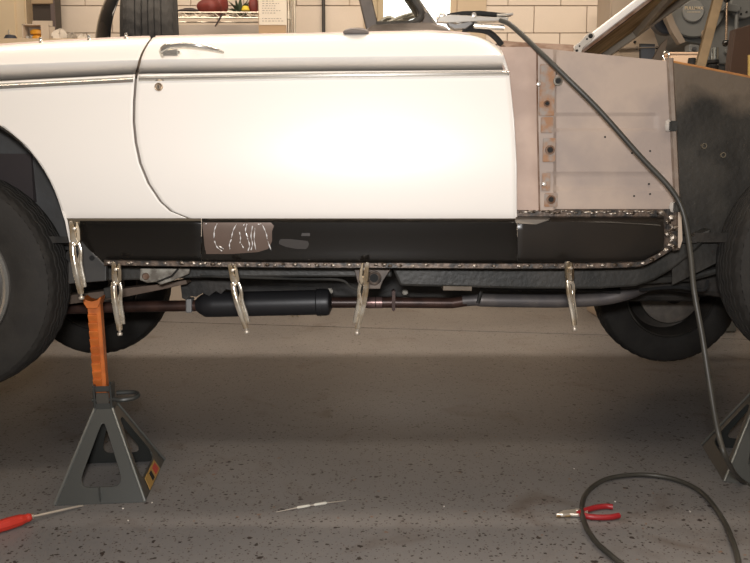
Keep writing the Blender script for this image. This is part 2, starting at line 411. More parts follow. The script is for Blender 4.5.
# wheelhouse behind the arch
WH = mat('wheelhouse_grey', (0.10, 0.10, 0.10), 0.6, 0, c2=(0.06, 0.055, 0.05), scale=5, bump=.4)
rows = []
for k in range(33):
    a = math.radians(2 + 176 * k / 32); c = (-57, 262)
    pf = P(c[0] + 127 * math.cos(a), c[1] - 150 * math.sin(a), 0.03); r1 = P(c[0] + 127 * math.cos(a), c[1] - 148 * math.sin(a), .03)
    mid = P(-57, 262, 0.03); b1 = Vector((pf.x, 0.30, pf.z)); 
    rows.append([pf, b1, mid + (b1 - Vector((mid.x, .30, mid.z))) * .04 + Vector((0, .33, 0))])
MB().grid(rows).build('wheelhouse', WH, car, smooth=True, solid=.004)

# rocker: three black panels, top lip and bottom flange
def side_panel(xs, prof, name, mt, **kw):
    rows = [[P(max(x, curve([(241, 0), (242, 83), (250, 90), (262, 104)])(y)) if name == 'rear_rocker_panel' else x, y, Y) for x in xs] for y, Y in prof]
    return MB().grid(rows).build(name, mt, car, smooth=True, solid=.004, **kw)
def rng(a, b, n): return [lerp(a, b, i / n) for i in range(n + 1)]
side_panel(rng(80, 201, 14), [(219, .06), (222, .034), (224, .032), (240, .038), (242, .039), (250, .043), (256, .046), (261, .052), (262.5, .054)], 'rear_rocker_panel', BLACKP)
side_panel(rng(66, 201, 10), [(217, .02), (220, .038), (222, .05), (226, .06)], 'rocker_lip', mat('tan_overspray', (.30, .24, .17), .5), label='tan oversprayed upper lip of the rocker')
side_panel(rng(202, 517, 40), [(219, .03), (221.5, .014), (223, .010), (236, .014), (250, .022), (258, .028), (262, .036), (263, .042)], 'outer_rocker_panel', None or MATS['black_primer_gloss'], label='glossy black new rocker skin with a bare metal patch')
# bare metal patch on the new rocker skin (scraped area; its white reflections are painted on as pale streaks)
BARE = mat('bare_metal_patch', (0.14, 0.098, 0.078), 0.4, 0.3, c2=(.10, .07, .055), scale=12)
def patch(name, pts, mt, Y, parent=car, lift=.0012):
    return MB().prism([P(x, y, Y) for x, y in pts], (0, lift, 0)).build(name, mt, parent)
rocker = bpy.data.objects['outer_rocker_panel']
def yr_(y): return curve([(221.5, .014), (223, .010), (236, .014), (250, .022), (258, .028)])(y)
def surf_patch(name, rowspec, mt, n=10, eps=.0035):
    rows = [[P(lerp(a, b, i / n), y, yr_(y) - eps) for i in range(n + 1)] for y, a, b in rowspec]
    o = MB().grid(rows).build(name, mt, rocker, smooth=True); return o
surf_patch('bare_patch', [(222.5, 203, 271), (226, 202.5, 274), (231, 203, 272), (236, 203.5, 272), (241, 204, 272), (246, 204.5, 270), (249, 205, 268), (252, 206, 258), (254, 206, 232)], BARE)
surf_patch('bare_patch', [(239, 281, 290), (241, 279, 308), (244, 279, 309), (247, 286, 308), (249, 297, 306)], mat('grey_scuff', (.04, .035, .032), .5, .2), 8)
surf_patch('bare_patch', [(233, 302, 310), (236, 301, 310)], MATS['grey_scuff'], 3)
SHINE = mat('painted_highlight', (.95, .95, .95), .3, .3)
for st in ([(217, 223.5), (214.5, 230), (214, 238)], [(214.5, 241), (217, 247), (222, 251)], [(236.5, 224), (233, 231), (231.5, 238)], [(231.5, 239), (229.5, 244), (230, 249)], [(239.5, 232), (240.5, 238), (240, 243)], [(241.5, 244), (243.5, 248)],
           [(247, 224), (245.5, 230), (247.5, 237)], [(247.5, 238), (249.5, 245), (248, 251)], [(252.5, 226), (251, 236), (252.5, 244), (251, 250)], [(255, 228), (254.2, 239), (255.8, 250)], [(262.5, 225), (266, 233), (267.3, 239)], [(267.8, 241), (271, 250)], [(205, 224), (207, 223.3)], [(258, 224.5), (261, 223.6)], [(243, 226), (244.5, 224)], [(219, 246), (223.5, 249)]):
    pts = smooth_pts([P(x, y, yr_(y) - .005) for x, y in st], 4)
    MB().tube(pts, [.0011 + .0009 * math.sin(i * 1.7 + st[0][0]) for i in range(len(pts))], 6).build('highlight_streak', SHINE, rocker, smooth=True)
# front rocker section with its upturned front end
FR = mat('front_rocker_black', (0.009, 0.008, 0.007), 0.3, 0, c2=(.022, .017, .013), scale=3, amt=.8, bump=.1, bscale=8)
rows = []
for y, Y, xr in ((216, .045, 664), (219, .035, 664), (222, .020, 663), (230, .022, 664), (240, .026, 664), (248, .030, 663), (253, .034, 658), (258, .040, 650), (262, .046, 642)):
    rows.append([P(lerp(517.5, xr, i / 24), y, Y) for i in range(25)])
MB().grid(rows).build('front_rocker_panel', FR, car, smooth=True, solid=.004)
MB().grid([[P(515, 217.5, .03), P(550, 218, .03)], [P(515, 220, .012), P(549, 220, .012)], [P(516, 223.5, .008), P(536, 224.5, .008)]]).build('splice_plate', mat('splice_metal', (.22, .20, .18), .35, .7), car, solid=.003)
MB().tube([P(578, 222, .022), P(610, 222.5, .019), P(660, 225.5, .02)], .003, 6).build('crease_bead', FR, car, smooth=True)
# flange along the bottom, curling up in front
fl = [(104, 262.5), (130, 263), (200, 264), (300, 265), (420, 265.5), (520, 266), (600, 265.5), (638, 264), (650, 260), (661, 254), (672, 247), (677, 243)]
flc = [Vector((a, b, 0)) for a, b in fl]
fls = [(p.x, p.y) for p in smooth_pts(flc, 8)]
rows = [[], [], [], []]
for x, y in fls:
    hw = 2.6
    rows[0].append(P(x, y - hw, .040)); rows[1].append(P(x, y - hw + .8, .026)); rows[2].append(P(x, y + hw - .6, .026)); rows[3].append(P(x, y + hw, .034))
MB().grid(rows).build('bottom_flange', HEAT, car, smooth=True, solid=.003)
# upper flange with weld line and front vertical flange
rows = [[P(x, y, Y) for x in rng(516, 678, 30)] for y, Y in ((209.5, .045), (211, .034), (216, .034), (217.5, .04))]
MB().grid(rows).build('upper_flange', HEAT, car, solid=.003)
rows = [[P(x, y, Y) for y in rng(209, 250, 14)] for x, Y in ((664, .035), (667, .028), (676, .028), (679, .034))]
MB().grid(rows).build('front_flange', HEAT, car, solid=.003)
MB().prism([P(678, 195, .03), P(681, 205, .03), P(682.5, 240, .03), (P(680, 248, .03)), P(678, 248, .03)], (0, .012, 0)).build('flange_edge', mat('pale_edge', (.55, .45, .36), .5, .3), car)
def blob(mb, p, r, rz=1.0, rx=1.0):
    vs = []; 
    for i in range(4):
        a = math.pi / 2 * i / 3.3
        for k in range(8):
            b = 2 * math.pi * k / 8 + i * .2; rr = r * math.cos(a) * random.uniform(.85, 1.15)
            vs.append(p + Vector((rr * math.cos(b) * rx, -r * .6 * math.sin(a), rr * math.sin(b) * rz)))
    fs = [(i * 8 + k, i * 8 + (k + 1) % 8, (i + 1) * 8 + (k + 1) % 8, (i + 1) * 8 + k) for i in range(3) for k in range(8)] + [tuple(24 + k for k in range(8))]
    mb.add(vs, fs)
wb = MB()
for x in (108, 113, 129, 131, 147, 165, 182, 193, 200, 205, 213, 219, 233, 239, 247, 259, 267, 275, 283, 295, 309, 317, 325, 333, 349, 358, 376, 384, 390, 400, 413, 426, 460, 475, 494, 520, 528, 541, 556, 563, 576, 588, 592, 603, 615, 630, 643, 652, 660, 668, 673):
    y = min(fls, key=lambda q: abs(q[0] - x))[1]
    blob(wb, P(x, y + random.uniform(-.7, .7), .024), random.uniform(.005, .008), .8, 1.2)
for i in range(34):
    x = lerp(520, 655, (i + random.random() * .8) / 34); blob(wb, P(x, 212.3 + random.uniform(-1.6, 1.6) - max(0, 560 - x) * .03, .033), random.uniform(.004, .008), .6, 1.4)
for x, y in ((661, 213), (672, 218), (668, 222), (674, 228), (668, 234), (673, 238), (670, 245), (674, 248), (666, 250)): blob(wb, P(x, y, .027), random.uniform(.009, .013), .8)
wb.build('weld_beads', WELD, car, smooth=True, kind='stuff', label='bright tack welds along the rocker flanges')
MB().tube(smooth_pts([P(669, 224, .02), P(673, 227, .02), P(669, 232, .02), P(674, 236, .02), P(670, 242, .02)], 5), .003, 6).build('weld_wire', WELD, car, smooth=True)

# cowl side / hinge pillar, in dusty primer
rows = []
for y in (47, 60, 80, 110, 150, 190, 210):
    a = fx(y) - 3; b = 536 + (y - 50) * .017
    rows.append([P(a, y, .045), P(lerp(a, b, .5), y, .035), P(b, y, .032)])
MB().grid(rows).build('hinge_pillar', mat('pinkish_primer', (.46, .34, .275), .6, c2=(.36, .26, .21), scale=7, amt=.9), car, smooth=True, solid=.004)
def emb(x, y):
    d = .048
    for y0, y1, xr in ((113, 131, 656), (172, 190, 660)):
        if 545 < x < xr:
            for c, s in ((y0, 1), (y1, -1)):
                pass
            t = min((y - y0) / 2.5, (y1 - y) / 2.5, (xr - x) / 4.0, 1.0)
            if t > 0: d += .005 * t
    if x < 556: d -= .010 * min(1, (556 - x) / 3)
    return d
xs = sorted(set([537, 540, 545, 548, 552, 553, 556, 560] + rng(565, 650, 12) + [653, 655, 657, 659, 661, 664, 668, 672]))
ys = [50, 60, 75, 90, 105, 110, 112, 113, 115.5, 117, 120, 125, 128, 129, 131, 133, 140, 150, 160, 168, 171, 172, 174.5, 178, 184, 187.5, 190, 192, 200, 206, 212]
rows = []
for y in ys:
    row = []
    for x in xs:
        yt = y
        if y < 105: yt = lerp(48 + (x - 537) * .10, 105, (y - 50) / 55)
        xx = x + (0 if x < 600 else (yt - 60) * .045 * (x - 600) / 70)
        row.append(P(xx, yt, emb(x, y)))
    rows.append(row)
cowl = MB().grid(rows).build('cowl_side_panel', PRIMER, car, smooth=True, solid=.004)
# rust-edged spine of hinge plates, bolt holes
MB().tube([P(537, 50, .026), P(537.5, 120, .026), P(539.5, 211, .028)], .0025, 6).build('seam', RUST, car, label='rusty vertical seam')
HPL = mat('hinge_plate_grey', (.28, .24, .21), .55, .3, c2=(.30, .15, .07), scale=30, amt=.9)
for x, y, hw, hh_ in ((547, 90, 7, 26), (547, 125, 6, 8), (549, 150, 6, 12), (546, 182, 4, 9), (551, 200, 6.5, 7)):
    a = P(x - hw, y - hh_, .034); b = P(x + hw, y + hh_, .034)
    MB().box((a + b) / 2, (b.x - a.x, .006, a.z - b.z), bev=.002).build('hinge_plate', HPL, car)
for x, y, r in ((558, 81, 4.3), (547, 103.5, 3), (550, 150, 4.5), (551, 199.5, 4.3)):
    p = P(x, y, .028)
    h = MB().lathe([(r * .0031, .01), (r * .0031, -.003), (r * .0022, -.004), (r * .0018, 0.0), (0, .001)], p, 'Y', 20).build('bolt_boss', RUST if y > 90 else GREYB, car, smooth=True)
    MB().lathe([(0, -.0045), (r * .0016, -.0045), (r * .0017, .002)], p, 'Y', 16).build('bolt_hole', BLACK, h)
for x, y in ((538.5, 84), (544, 184)):
    MB().lathe([(0, -.008), (.005, -.007), (.007, 0), (.007, .004)], P(x, y, .027), 'Y', 12).build('rivet', mat('bright_rivet', (.8, .76, .7), .3, .6), car, smooth=True)
for x, y in ((556, 74), (605, 137), (632, 153), (650, 151), (634, 196), (650, 194), (543, 57), (649, 184)):
    MB().lathe([(0, -.001), (.003, -.001), (.003, .002)], P(x, y, .046), 'Y', 10).build('small_hole', BLACK, cowl)
# rusty cowl top edge
MB().prism([P(499, 40, .14), P(520, 42, .10), P(574, 44.5, .10), P(574, 53, .06), P(540, 50.5, .06), P(506, 48, .08)], (0, .12, 0)).build('cowl_top', RUST, car, bevel=.003)
MB().prism([P(497, 45, .05), P(505, 49, .05), P(508, 68, .05), P(503, 60, .05)], (0, .03, 0)).build('jamb_corner', mat('cream_jamb', (.55, .42, .32), .5), car)
# right rim: seam bar + inner fender apron
MB().grid([[P(x + (y - 60) * .05, y, Y) for y in rng(58, 212, 10)] for x, Y in ((666, .05), (669, .036), (672, .036), (673, .2))]).build('apron_seam', mat('seam_grey', (.30, .25, .21), .5, .2, c2=(.2, .13, .09), scale=20), car, solid=.003)
for y in (126, 207):
    x = 668 + (y - 60) * .05; pp = P(x - 3, y, .03)
    b = MB(); blob(b, pp, .012, 1.5, .9); b.build('sealer_dab', mat('grey_sealer', (.42, .38, .34), .6), car, smooth=True)
    MB().box(P(x + 2, y, .02), (.022, .012, .03), bev=.003).build('fender_tab', RAIL, car)
def apron_mat():
    m = bpy.data.materials.new('undercoated_apron'); m.use_nodes = True; N = m.node_tree.nodes; L = m.node_tree.links
    b = N['Principled BSDF']; b.inputs['Roughness'].default_value = .6
    tc = N.new('ShaderNodeTexCoord'); sx = N.new('ShaderNodeSeparateXYZ'); L.new(tc.outputs['Object'], sx.inputs[0])
    n = N.new('ShaderNodeTexNoise'); n.inputs['Scale'].default_value = 9; n.inputs['Detail'].default_value = 5; L.new(tc.outputs['Object'], n.inputs[0])
    a = N.new('ShaderNodeMath'); a.operation = 'MULTIPLY_ADD'; a.inputs[1].default_value = .16; L.new(n.outputs[0], a.inputs[0]); L.new(sx.outputs[2], a.inputs[2])
    r = N.new('ShaderNodeMapRange'); z = P(700, 98, .2).z; r.inputs[1].default_value = z + .04; r.inputs[2].default_value = z + .11; L.new(a.outputs[0], r.inputs[0])
    mx = N.new('ShaderNodeMixRGB'); mx.inputs[1].default_value = (.016, .014, .011, 1); mx.inputs[2].default_value = (.13, .10, .072, 1); L.new(r.outputs[0], mx.inputs[0])
    n2 = N.new('ShaderNodeTexNoise'); n2.inputs['Scale'].default_value = 4.5; L.new(tc.outputs['Object'], n2.inputs[0])
    cr = N.new('ShaderNodeValToRGB'); cr.color_ramp.elements[0].position = .45; cr.color_ramp.elements[0].color = (0, 0, 0, 1); cr.color_ramp.elements[1].position = .8; cr.color_ramp.elements[1].color = (.045, .04, .033, 1); L.new(n2.outputs[0], cr.inputs[0])
    ad = N.new('ShaderNodeMixRGB'); ad.blend_type = 'ADD'; ad.inputs[0].default_value = 1; L.new(mx.outputs[0], ad.inputs[1]); L.new(cr.outputs[0], ad.inputs[2]); L.new(ad.outputs[0], b.inputs['Base Color'])
    bp = N.new('ShaderNodeBump'); bp.inputs['Strength'].default_value = .5; bp.inputs['Distance'].default_value = .004
    n3 = N.new('ShaderNodeTexNoise'); n3.inputs['Scale'].default_value = 45; L.new(tc.outputs['Object'], n3.inputs[0]); L.new(n3.outputs[0], bp.inputs['Height']); L.new(bp.outputs[0], b.inputs['Normal'])
    return m
rows = []
for k, y in enumerate(rng(0, 1, 16)):
    row = []
    for x in rng(672, 1010, 30):
        yt = 62 + (x - 672) * .2; yt = min(yt, 96); yb = 285 - max(0, (x - 672)) * .5 if x < 740 else 251 - math.sin(min(1, (x - 740) / 200) * math.pi) * 115
        yy = lerp(yt, max(yb, 120), y)
        step = 0
        row.append(P(x, yy, .235 - step - .03 * y))
    rows.append(row)
apron = MB().grid(rows).build('inner_fender_apron', apron_mat(), car, smooth=False, solid=.004)
MB().tube([P(x, min(62 + (x - 672) * .2, 96) - .5, .235) for x in rng(672, 1010, 30)], .004, 6).build('apron_edge', mat('orange_rust_edge', (.48, .22, .07), .8, c2=(.3, .12, .05), scale=40), apron)
for x, y in ((704, 146), (723, 155)):
    MB().lathe([(.009, .004), (.009, -.003), (.006, -.003), (.006, .004)], P(x, y, .20), 'Y', 14).build('grommet', mat('grommet_brown', (.12, .10, .07), .6), apron, smooth=True)

# windshield pillar, vent window, mirror base
wf = MB()
def bar(mb, a, b, w, Y, d=.03, dx=0):
    "flat bar between two measured spots"
    a = P(a[0], a[1], Y); b = P(b[0], b[1], Y); t = (b - a).normalized(); nrm = Vector((0, 1, 0)).cross(t).normalized() * (w / 2)
    mb.prism([a - nrm, b - nrm, b + nrm, a + nrm], (0, d, 0)); return mb
vent = MB(); bar(vent, (335.5, -125), (372.5, 28), .040, .20, .035); vent.build('vent_window_post', DARKM, car, bevel=.004)
sill = MB().prism([P(364, 31.5, .14), P(372, 24.5, .16), P(430, 22, .16), P(445, 26, .16), P(452, 31.5, .14)], (0, .10, 0)).build('windshield_sill', DARKM, car, bevel=.004)
o_ = [(376, 24.8), (400, 24.8), (413, 23), (420, 18), (421.5, 12), (417, 4), (402, -18), (385, -43), (345, -102)]
vf = smooth_pts([P(x, y, .20) for x, y in o_], 5)
MB().tube(vf, .011, 8).build('vent_window_frame', mat('black_rubber_seal', (.045, .04, .035), .4), car, smooth=True)
pil = MB(); bar(pil, (329, -125), (432, 27), .034, .24, .06); pil.build('windshield_pillar', DARKM, car, bevel=.005)
MB().tube([P(x, y, .235) for x, y in ((336, -125), (390, -45), (413, -8), (437, 26))], .004, 6).build('pillar_trim', CHROME, car)
gl = bpy.data.materials.new('clear_glass'); gl.use_nodes = True; b = gl.node_tree.nodes['Principled BSDF']; b.inputs['Transmission Weight'].default_value = 1; b.inputs['Roughness'].default_value = 0.02; b.inputs['IOR'].default_value = 1.02; b.inputs['Base Color'].default_value = (.95, 1, .98, 1)
MB().prism([P(x, y, .21) for x, y in ((342, -98), (376, 24), (402, 24), (413, 21), (418, 15), (415, 6), (383, -43), (346, -98))], (0, .004, 0)).build('vent_glass', gl, car)
wt = MB()
hA = P(331, -125, .26); hB = Vector((hA.x, 1.30, hA.z - .12)); cB = P(432, 27, .26); wt.tube([hA, hB], .018, 8); wt.build('windshield_header', DARKM, car, smooth=True)
# far-side windshield parts seen through the vent window
cr = MB(); cr.tube(smooth_pts([P(378, 25, .9), P(388, 18, .9), P(397, 21, .9), P(410, 17, .9), P(424, 12, .9)], 4), .010, 8); cr.tube(smooth_pts([P(385, 24, .85), P(400, 17, .88), P(414, 13, .9)], 4), .006, 8)
cr.build('dashboard_edge', mat('dull_chrome', (.5, .47, .42), .35, .8), car, smooth=True)
mb = MB().lathe([(0, .014), (.5, .013), (.85, .009), (1.0, .004), (1.0, -.002), (.85, -.004), (0, -.004)], (0, 0, 0), 'Z', 24)
for v in mb.v: v.x *= .038; v.y *= .02
mbp = P(356, 32.8, .05); o = mb.build('mirror_base', mat('mirror_base_grey', (.16, .14, .13), .4, .2), car, smooth=True); o.location = mbp

# raised hood, its hinge link, brace and prop
f1, f2 = P(600, 55.5, 1.4), P(882, -143.5, 1.4); n1, n2 = P(577, 53, .30), P(835, -145, .30)
HOODU = mat('hood_underside_brown', (.36, .21, .075), .7, c2=(.85, .62, .30), scale=7, amt=1, bump=.4, bscale=40, lo=.35, hi=.7)
nu = (n2 - n1).cross(f1 - n1).normalized(); nu = nu if nu.z > 0 else -nu
hood = MB().prism([n1, n2, f2, f1], nu * .004).build('hood', HOODU, car, label='raised hood showing its brown underside')
MB().prism([n1 + nu * .006, n2 + nu * .006, f2 + nu * .006, f1 + nu * .006], nu * .004).build('hood_skin', WHITE, hood)
MB().tube([n1 + nu * .010, n2 + nu * .010], .013, 8, sx=.8).build('hood_lip', WHITE, hood, smooth=True, label='white rolled near edge of the hood')
rib = mat('hood_rib_grey', (.30, .26, .21), .5, .2, c2=(.42, .36, .28), scale=10)
def slab(a, b, wv, tv): return MB().prism([a, b, b + wv, a + wv], tv)
slab(f1, f2, (n1 - f1).normalized() * .07, -nu * .03).build('hood_rib', rib, hood, bevel=.004)
slab(n1, n2, (f1 - n1).normalized() * .05, -nu * .012).build('hood_rib', MATS['rust'], hood)
c1 = lerp(f1, f2, .11); c2_ = lerp(n1, n2, .40)
slab(c1, c2_, (n2 - n1).normalized() * .07, -nu * .03).build('hood_rib', rib, hood, bevel=.004)
hl = MB(); hl.prism([P(x, y, .27) for x, y in ((574.5, 46), (577, 53), (581, 53.5), (583, 48), (592, 40), (595, 36), (593.5, 33), (590, 32.5), (586, 35), (580, 42))], (0, .006, 0))
h = hl.build('hood_hinge', mat('hinge_grey', (.50, .46, .41), .45, .3), car, bevel=.0015)
for x, y, r in ((590.6, 36, .0075), (587, 39, .003), (579.5, 46, .003), (577, 50.5, .004)):
    MB().lathe([(0, -.004), (r * .6, -.004), (r, -.001), (r, .003)], P(x, y, .27), 'Y', 14).build('hinge_bolt', BLACK, h, smooth=True)

# cowl lid clutter: wiper linkage bits stay with the car
# ---------------------------------------------------------------- running gear and underbody
def tyre(c, R, W, n=132, M=None):
    "lathe with circumferential grooves and cross sipes; axis Y"
    h = W / 2
    prof = [(R * .60, -h * .72, 0), (R * .63, -h * .92, 0), (R * .72, -h * 1.04, 0), (R * .83, -h * 1.03, 0), (R * .90, -h * .97, 0), (R * .945, -h * .88, 0), (R * .95, -h * .865, 1), (R * .975, -h * .76, 1), (R * .978, -h * .72, 1)]
    x = -h * .70
    gro = [-.46, -.22, 0.0, .22, .46]
    for gx in gro:
        e = .022; r0 = R * (.998 - .02 * abs(gx)); prof += [(R * (.985 if abs(gx) > .3 else .996), (gx - .20 + .02) * h if gx > -.4 else h * -.64, 2), (r0, (gx - e) * h, 2), (r0 - R * .022, (gx - e + .006) * h, 0), (r0 - R * .022, (gx + e - .006) * h, 0), (r0, (gx + e) * h, 2)]
    prof += [(R * .985, h * .66, 2), (R * .978, h * .72, 1), (R * .975, h * .76, 1), (R * .95, h * .865, 1), (R * .945, h * .88, 0), (R * .90, h * .97, 0), (R * .83, h * 1.03, 0), (R * .72, h * 1.04, 0), (R * .63, h * .92, 0), (R * .60, h * .72, 0)]
    rows = []
    for r, y, k in prof:
        row = []
        for i in range(n):
            a = 2 * math.pi * (i + (.8 * math.sin(y * 60) if k == 2 else 0)) / n
            rr = r
            if k == 1 and i % 3 == 0: rr = r - R * .014
            if k == 2 and i % 3 == 1: rr = r - R * .010
            row.append(Vector((rr * math.cos(a), y, rr * math.sin(a))))
        rows.append(row)
    mb = MB().grid(rows, close_u=True)
    mb.v = [v + Vector(c) for v in mb.v]; return mb
def wheel(c, R, W, side, hub):
    c = Vector(c)
    s = -1 if side == 'near' else 1
    rimp = [(R * .625, s * W * .40), (R * .60, s * W * .44), (R * .585, s * W * .38), (R * .55, s * W * .25), (R * .53, s * W * .1), (R * .50, s * W * .12), (R * .40, s * W * .22), (R * .30, s * W * .25), (R * .12, s * W * .25), (0.001, s * W * .25)]
    rim_back = [(R * .625, -s * W * .40), (R * .60, -s * W * .43), (R * .57, -s * W * .30), (R * .53, -s * W * .05), (R * .53, s * W * .1)]
    mb = MB().lathe(rimp, c, 'Y', 48); mb.lathe(rim_back, c, 'Y', 48)
    wl = mb.build('wheel', mat('wheel_steel', (.05, .045, .04), .5, .4, c2=(.11, .095, .08), scale=12), car, smooth=True, label=hub)
    tyre(c, R, W).build('tyre', RUBBER, wl, smooth=True)
    if side == 'near':
        MB().lathe([(R * .615, s * W * .47), (R * .60, s * W * .53), (R * .58, s * W * .52), (R * .56, s * W * .40), (R * .53, s * W * .36)], c, 'Y', 64).build('trim_ring', CHROME, wl, smooth=True)
        MB().lathe([(R * .34, s * W * .26), (R * .33, s * W * .40), (R * .25, s * W * .47), (R * .1, s * W * .5), (.001, s * W * .5)], c, 'Y', 40).build('hub_cap', CHROME, wl, smooth=True)
    else:
        MB().lathe([(R * .42, -W * .30), (R * .42, -W * .42), (R * .36, -W * .47), (R * .15, -W * .47), (.001, -W * .47)], c, 'Y', 40).build('brake_backing_plate', mat('dirty_backing_plate', (.13, .115, .10), .7, .2, c2=(.22, .19, .16), scale=20, bump=.5), wl, smooth=True)
        MB().lathe([(R * .13, -W * .45), (R * .13, -W * .7), (R * .05, -W * .7)], c, 'Y', 16).build('hub', UNDER, wl, smooth=True)
wheel(P(-47, 281, .12), .353, .19, 'near', 'near rear wheel')
wheel(P(835, 262, .12), .353, .19, 'near', 'near front wheel')
wheel(P(99, 283, 1.40), .338, .17, 'far', 'far rear wheel')
wheel(P(665, 291, 1.40), .338, .17, 'far', 'far front wheel')
# chassis
ch = MB()
def railbox(mb, x0, x1, ya0, yb0, ya1, yb1, Y, d):
    mb.prism([P(x0, ya0, Y), P(x1, ya1, Y), P(x1, yb1, Y), P(x0, yb0, Y)], (0, d, 0))
# near frame rail in one solid with its kick-up under the cowl
poly = [(392, 268), (520, 268), (600, 268), (640, 266), (660, 258), (676, 246), (690, 238), (712, 228), (712, 236), (690, 256), (672, 270), (655, 280), (636, 286.5), (600, 289), (520, 289), (440, 287), (400, 286)]
MB().prism([P(x, y, .16) for x, y in poly], (0, .10, 0)).build('frame_rail', RAIL, car, bevel=.008)
MB().prism([P(x, y, .20) for x, y in ((100, 266), (392, 267), (392, 277), (230, 277), (105, 281), (62, 283), (62, 262))], (0, .10, 0)).build('frame_rail', RAIL, car, bevel=.006)
# gusset plate at the rear of the sill
gp = MB().prism([P(x, y, .075) for x, y in ((68, 244), (84, 241), (92, 252), (106, 266), (106, 281), (68, 284))], (0, .02, 0)).build('sill_gusset', mat('gusset_grey', (.06, .058, .055), .5, .1, c2=(.04, .037, .035), scale=10), car, bevel=.003)
for x, y, r in ((92, 258, .008), (73, 256, .022)): MB().lathe([(0, -.002), (r, -.002), (r, .004)], P(x, y, .075), 'Y', 20).build('gusset_hole', BLACK, gp)
# middle: tunnel, crossmembers, driveshaft
MB().prism([P(x, y, .80) for x, y in ((180, 268), (700, 266), (700, 302), (640, 302), (560, 302), (360, 301), (330, 300), (235, 298), (205, 297), (200, 284), (180, 280))], (0, .25, 0)).build('transmission_tunnel', UNDER, car, bevel=.02)
MB().tube([P(-60, 283, .8), P(99, 283, 1.3)], .04, 10).build('axle_tube', UNDER, car, smooth=True)
MB().tube([P(-57, 281, .20), P(99, 283, 1.32)], .045, 12).build('rear_axle', UNDER, car, smooth=True)
MB().tube([P(825, 262, .25), P(760, 275, .55), P(700, 288, 1.0), P(665, 291, 1.33)], .04, 10).build('front_suspension_arm', UNDER, car, smooth=True)
MB().prism([P(x, y, .42) for x, y in ((640, 262), (676, 244), (720, 235), (800, 232), (800, 300), (735, 300), (706, 296), (660, 290), (600, 291), (600, 268))], (0, .35, 0)).build('front_crossmember', UNDER, car, bevel=.02)
MB().tube([P(640, 281, .30), P(690, 278, .32), P(725, 268, .25)], .012, 8).build('steering_rod', RAIL, car, smooth=True)
MB().tube(smooth_pts([P(640, 290, .4), P(675, 287, .3), P(703, 290, .25), P(708, 280, .25)], 4), .006, 6).build('brake_hose', BLACK, car, smooth=True)
MB().prism([Vector((-3.0, .10, .80)), Vector((1.0, .10, .80)), Vector((1.0, 1.62, .62)), Vector((-3.0, 1.62, .62))], (0, 0, .02)).build('floor_pan', UNDER, car)
# far side of the body and the boot end
fs = MB(); 
fs.prism([Vector((-2.55, 1.64, .60)), Vector((-1.75, 1.64, .56)), Vector((.95, 1.64, .56)), Vector((1.0, 1.64, 1.16)), (Vector((-2.55, 1.60, 1.14)))], (0, -.03, 0))
fs.build('far_side_panel', WHITE, car)
MB().prism([Vector((-2.9, .2, 1.36)), Vector((-1.35, .2, 1.385)), Vector((-1.35, 1.6, 1.12)), Vector((-2.9, 1.6, 1.10))], (0, 0, -.02)).build('rear_deck', WHITE, car)
MB().box((-1.25, .85, 1.0), (.30, 1.1, .24), bev=.04).build('rear_seat', mat('dark_vinyl', (.05, .04, .04), .5), car, smooth=True)
MB().prism([Vector((x, 1.62, z)) for x, z in ((1.0, .62), (1.0, 1.14), (2.5, 1.10), (2.72, .95), (2.72, .72), (2.12, .72), (2.0, .86), (1.8, .95), (1.55, .93), (1.32, .80), (1.25, .62))], (0, -.03, 0)).build('far_fender_blocker', WHITE, car)  # unseen, added to block light leaking through the car front
MB().prism([Vector((1.0, .12, .80)), Vector((2.6, .24, .80)), Vector((2.6, 1.6, .72)), Vector((1.0, 1.6, .62))], (0, 0, .03)).build('splash_pan_blocker', UNDER, car)  # unseen bay floor, added to keep the floor shadow closed
eb = MB().box((1.55, .85, .98), (.75, .46, .36), bev=.03).build('engine_blocker', UNDER, car)  # unseen engine mass with covers, added as a light blocker
MB().tube([(1.25, .62, 1.12), (1.9, .62, 1.12)], .05, 12).build('valve_cover_blocker', UNDER, eb, smooth=True); MB().tube([(1.25, 1.08, 1.12), (1.9, 1.08, 1.12)], .05, 12).build('valve_cover_blocker', UNDER, eb, smooth=True)
# leaf spring and hanger bracket
ls = MB(); ls.prism([P(x, y, .30) for x, y in ((55, 297), (120, 289), (160, 284), (186, 280), (187, 284), (160, 290), (120, 298), (55, 306))], (0, .06, 0))
ls.build('leaf_spring', mat('spring_brown', (.10, .07, .05), .65, c2=(.17, .12, .09), scale=15, bump=.4), car, bevel=.002)
MB().prism([P(x, y, .28) for x, y in ((103, 288), (116, 286), (117, 297), (104, 299))], (0, .09, 0)).build('spring_clip', RAIL, car, bevel=.003)
br = MB().prism([P(x, y, .145) for x, y in ((140, 268.5), (190, 268.5), (189, 274), (172, 281), (160, 285), (156, 282), (147, 283), (139.5, 280))], (0, .012, 0)).build('spring_bracket', GREYB, car, bevel=.003)
MB().lathe([(0, -.006), (.008, -.005), (.012, .002)], P(145.5, 276.5, .143), 'Y', 16).build('bracket_bolt', RUST, br, smooth=True)
MB().tube([P(157, 282, .138), P(172, 276, .138), P(178, 269, .138)], .0035, 6).build('bracket_fold', UNDER, br)
# serrated heat-shield plate
MB().prism([P(x, y, .42) for x, y in ((180, 280), (232, 281), (231, 290), (226, 289), (221, 294), (216, 291), (209, 296), (203, 293), (196, 297), (191, 296), (186, 300), (182, 298))], (0, .004, 0)).build('heat_shield', UNDER, car)
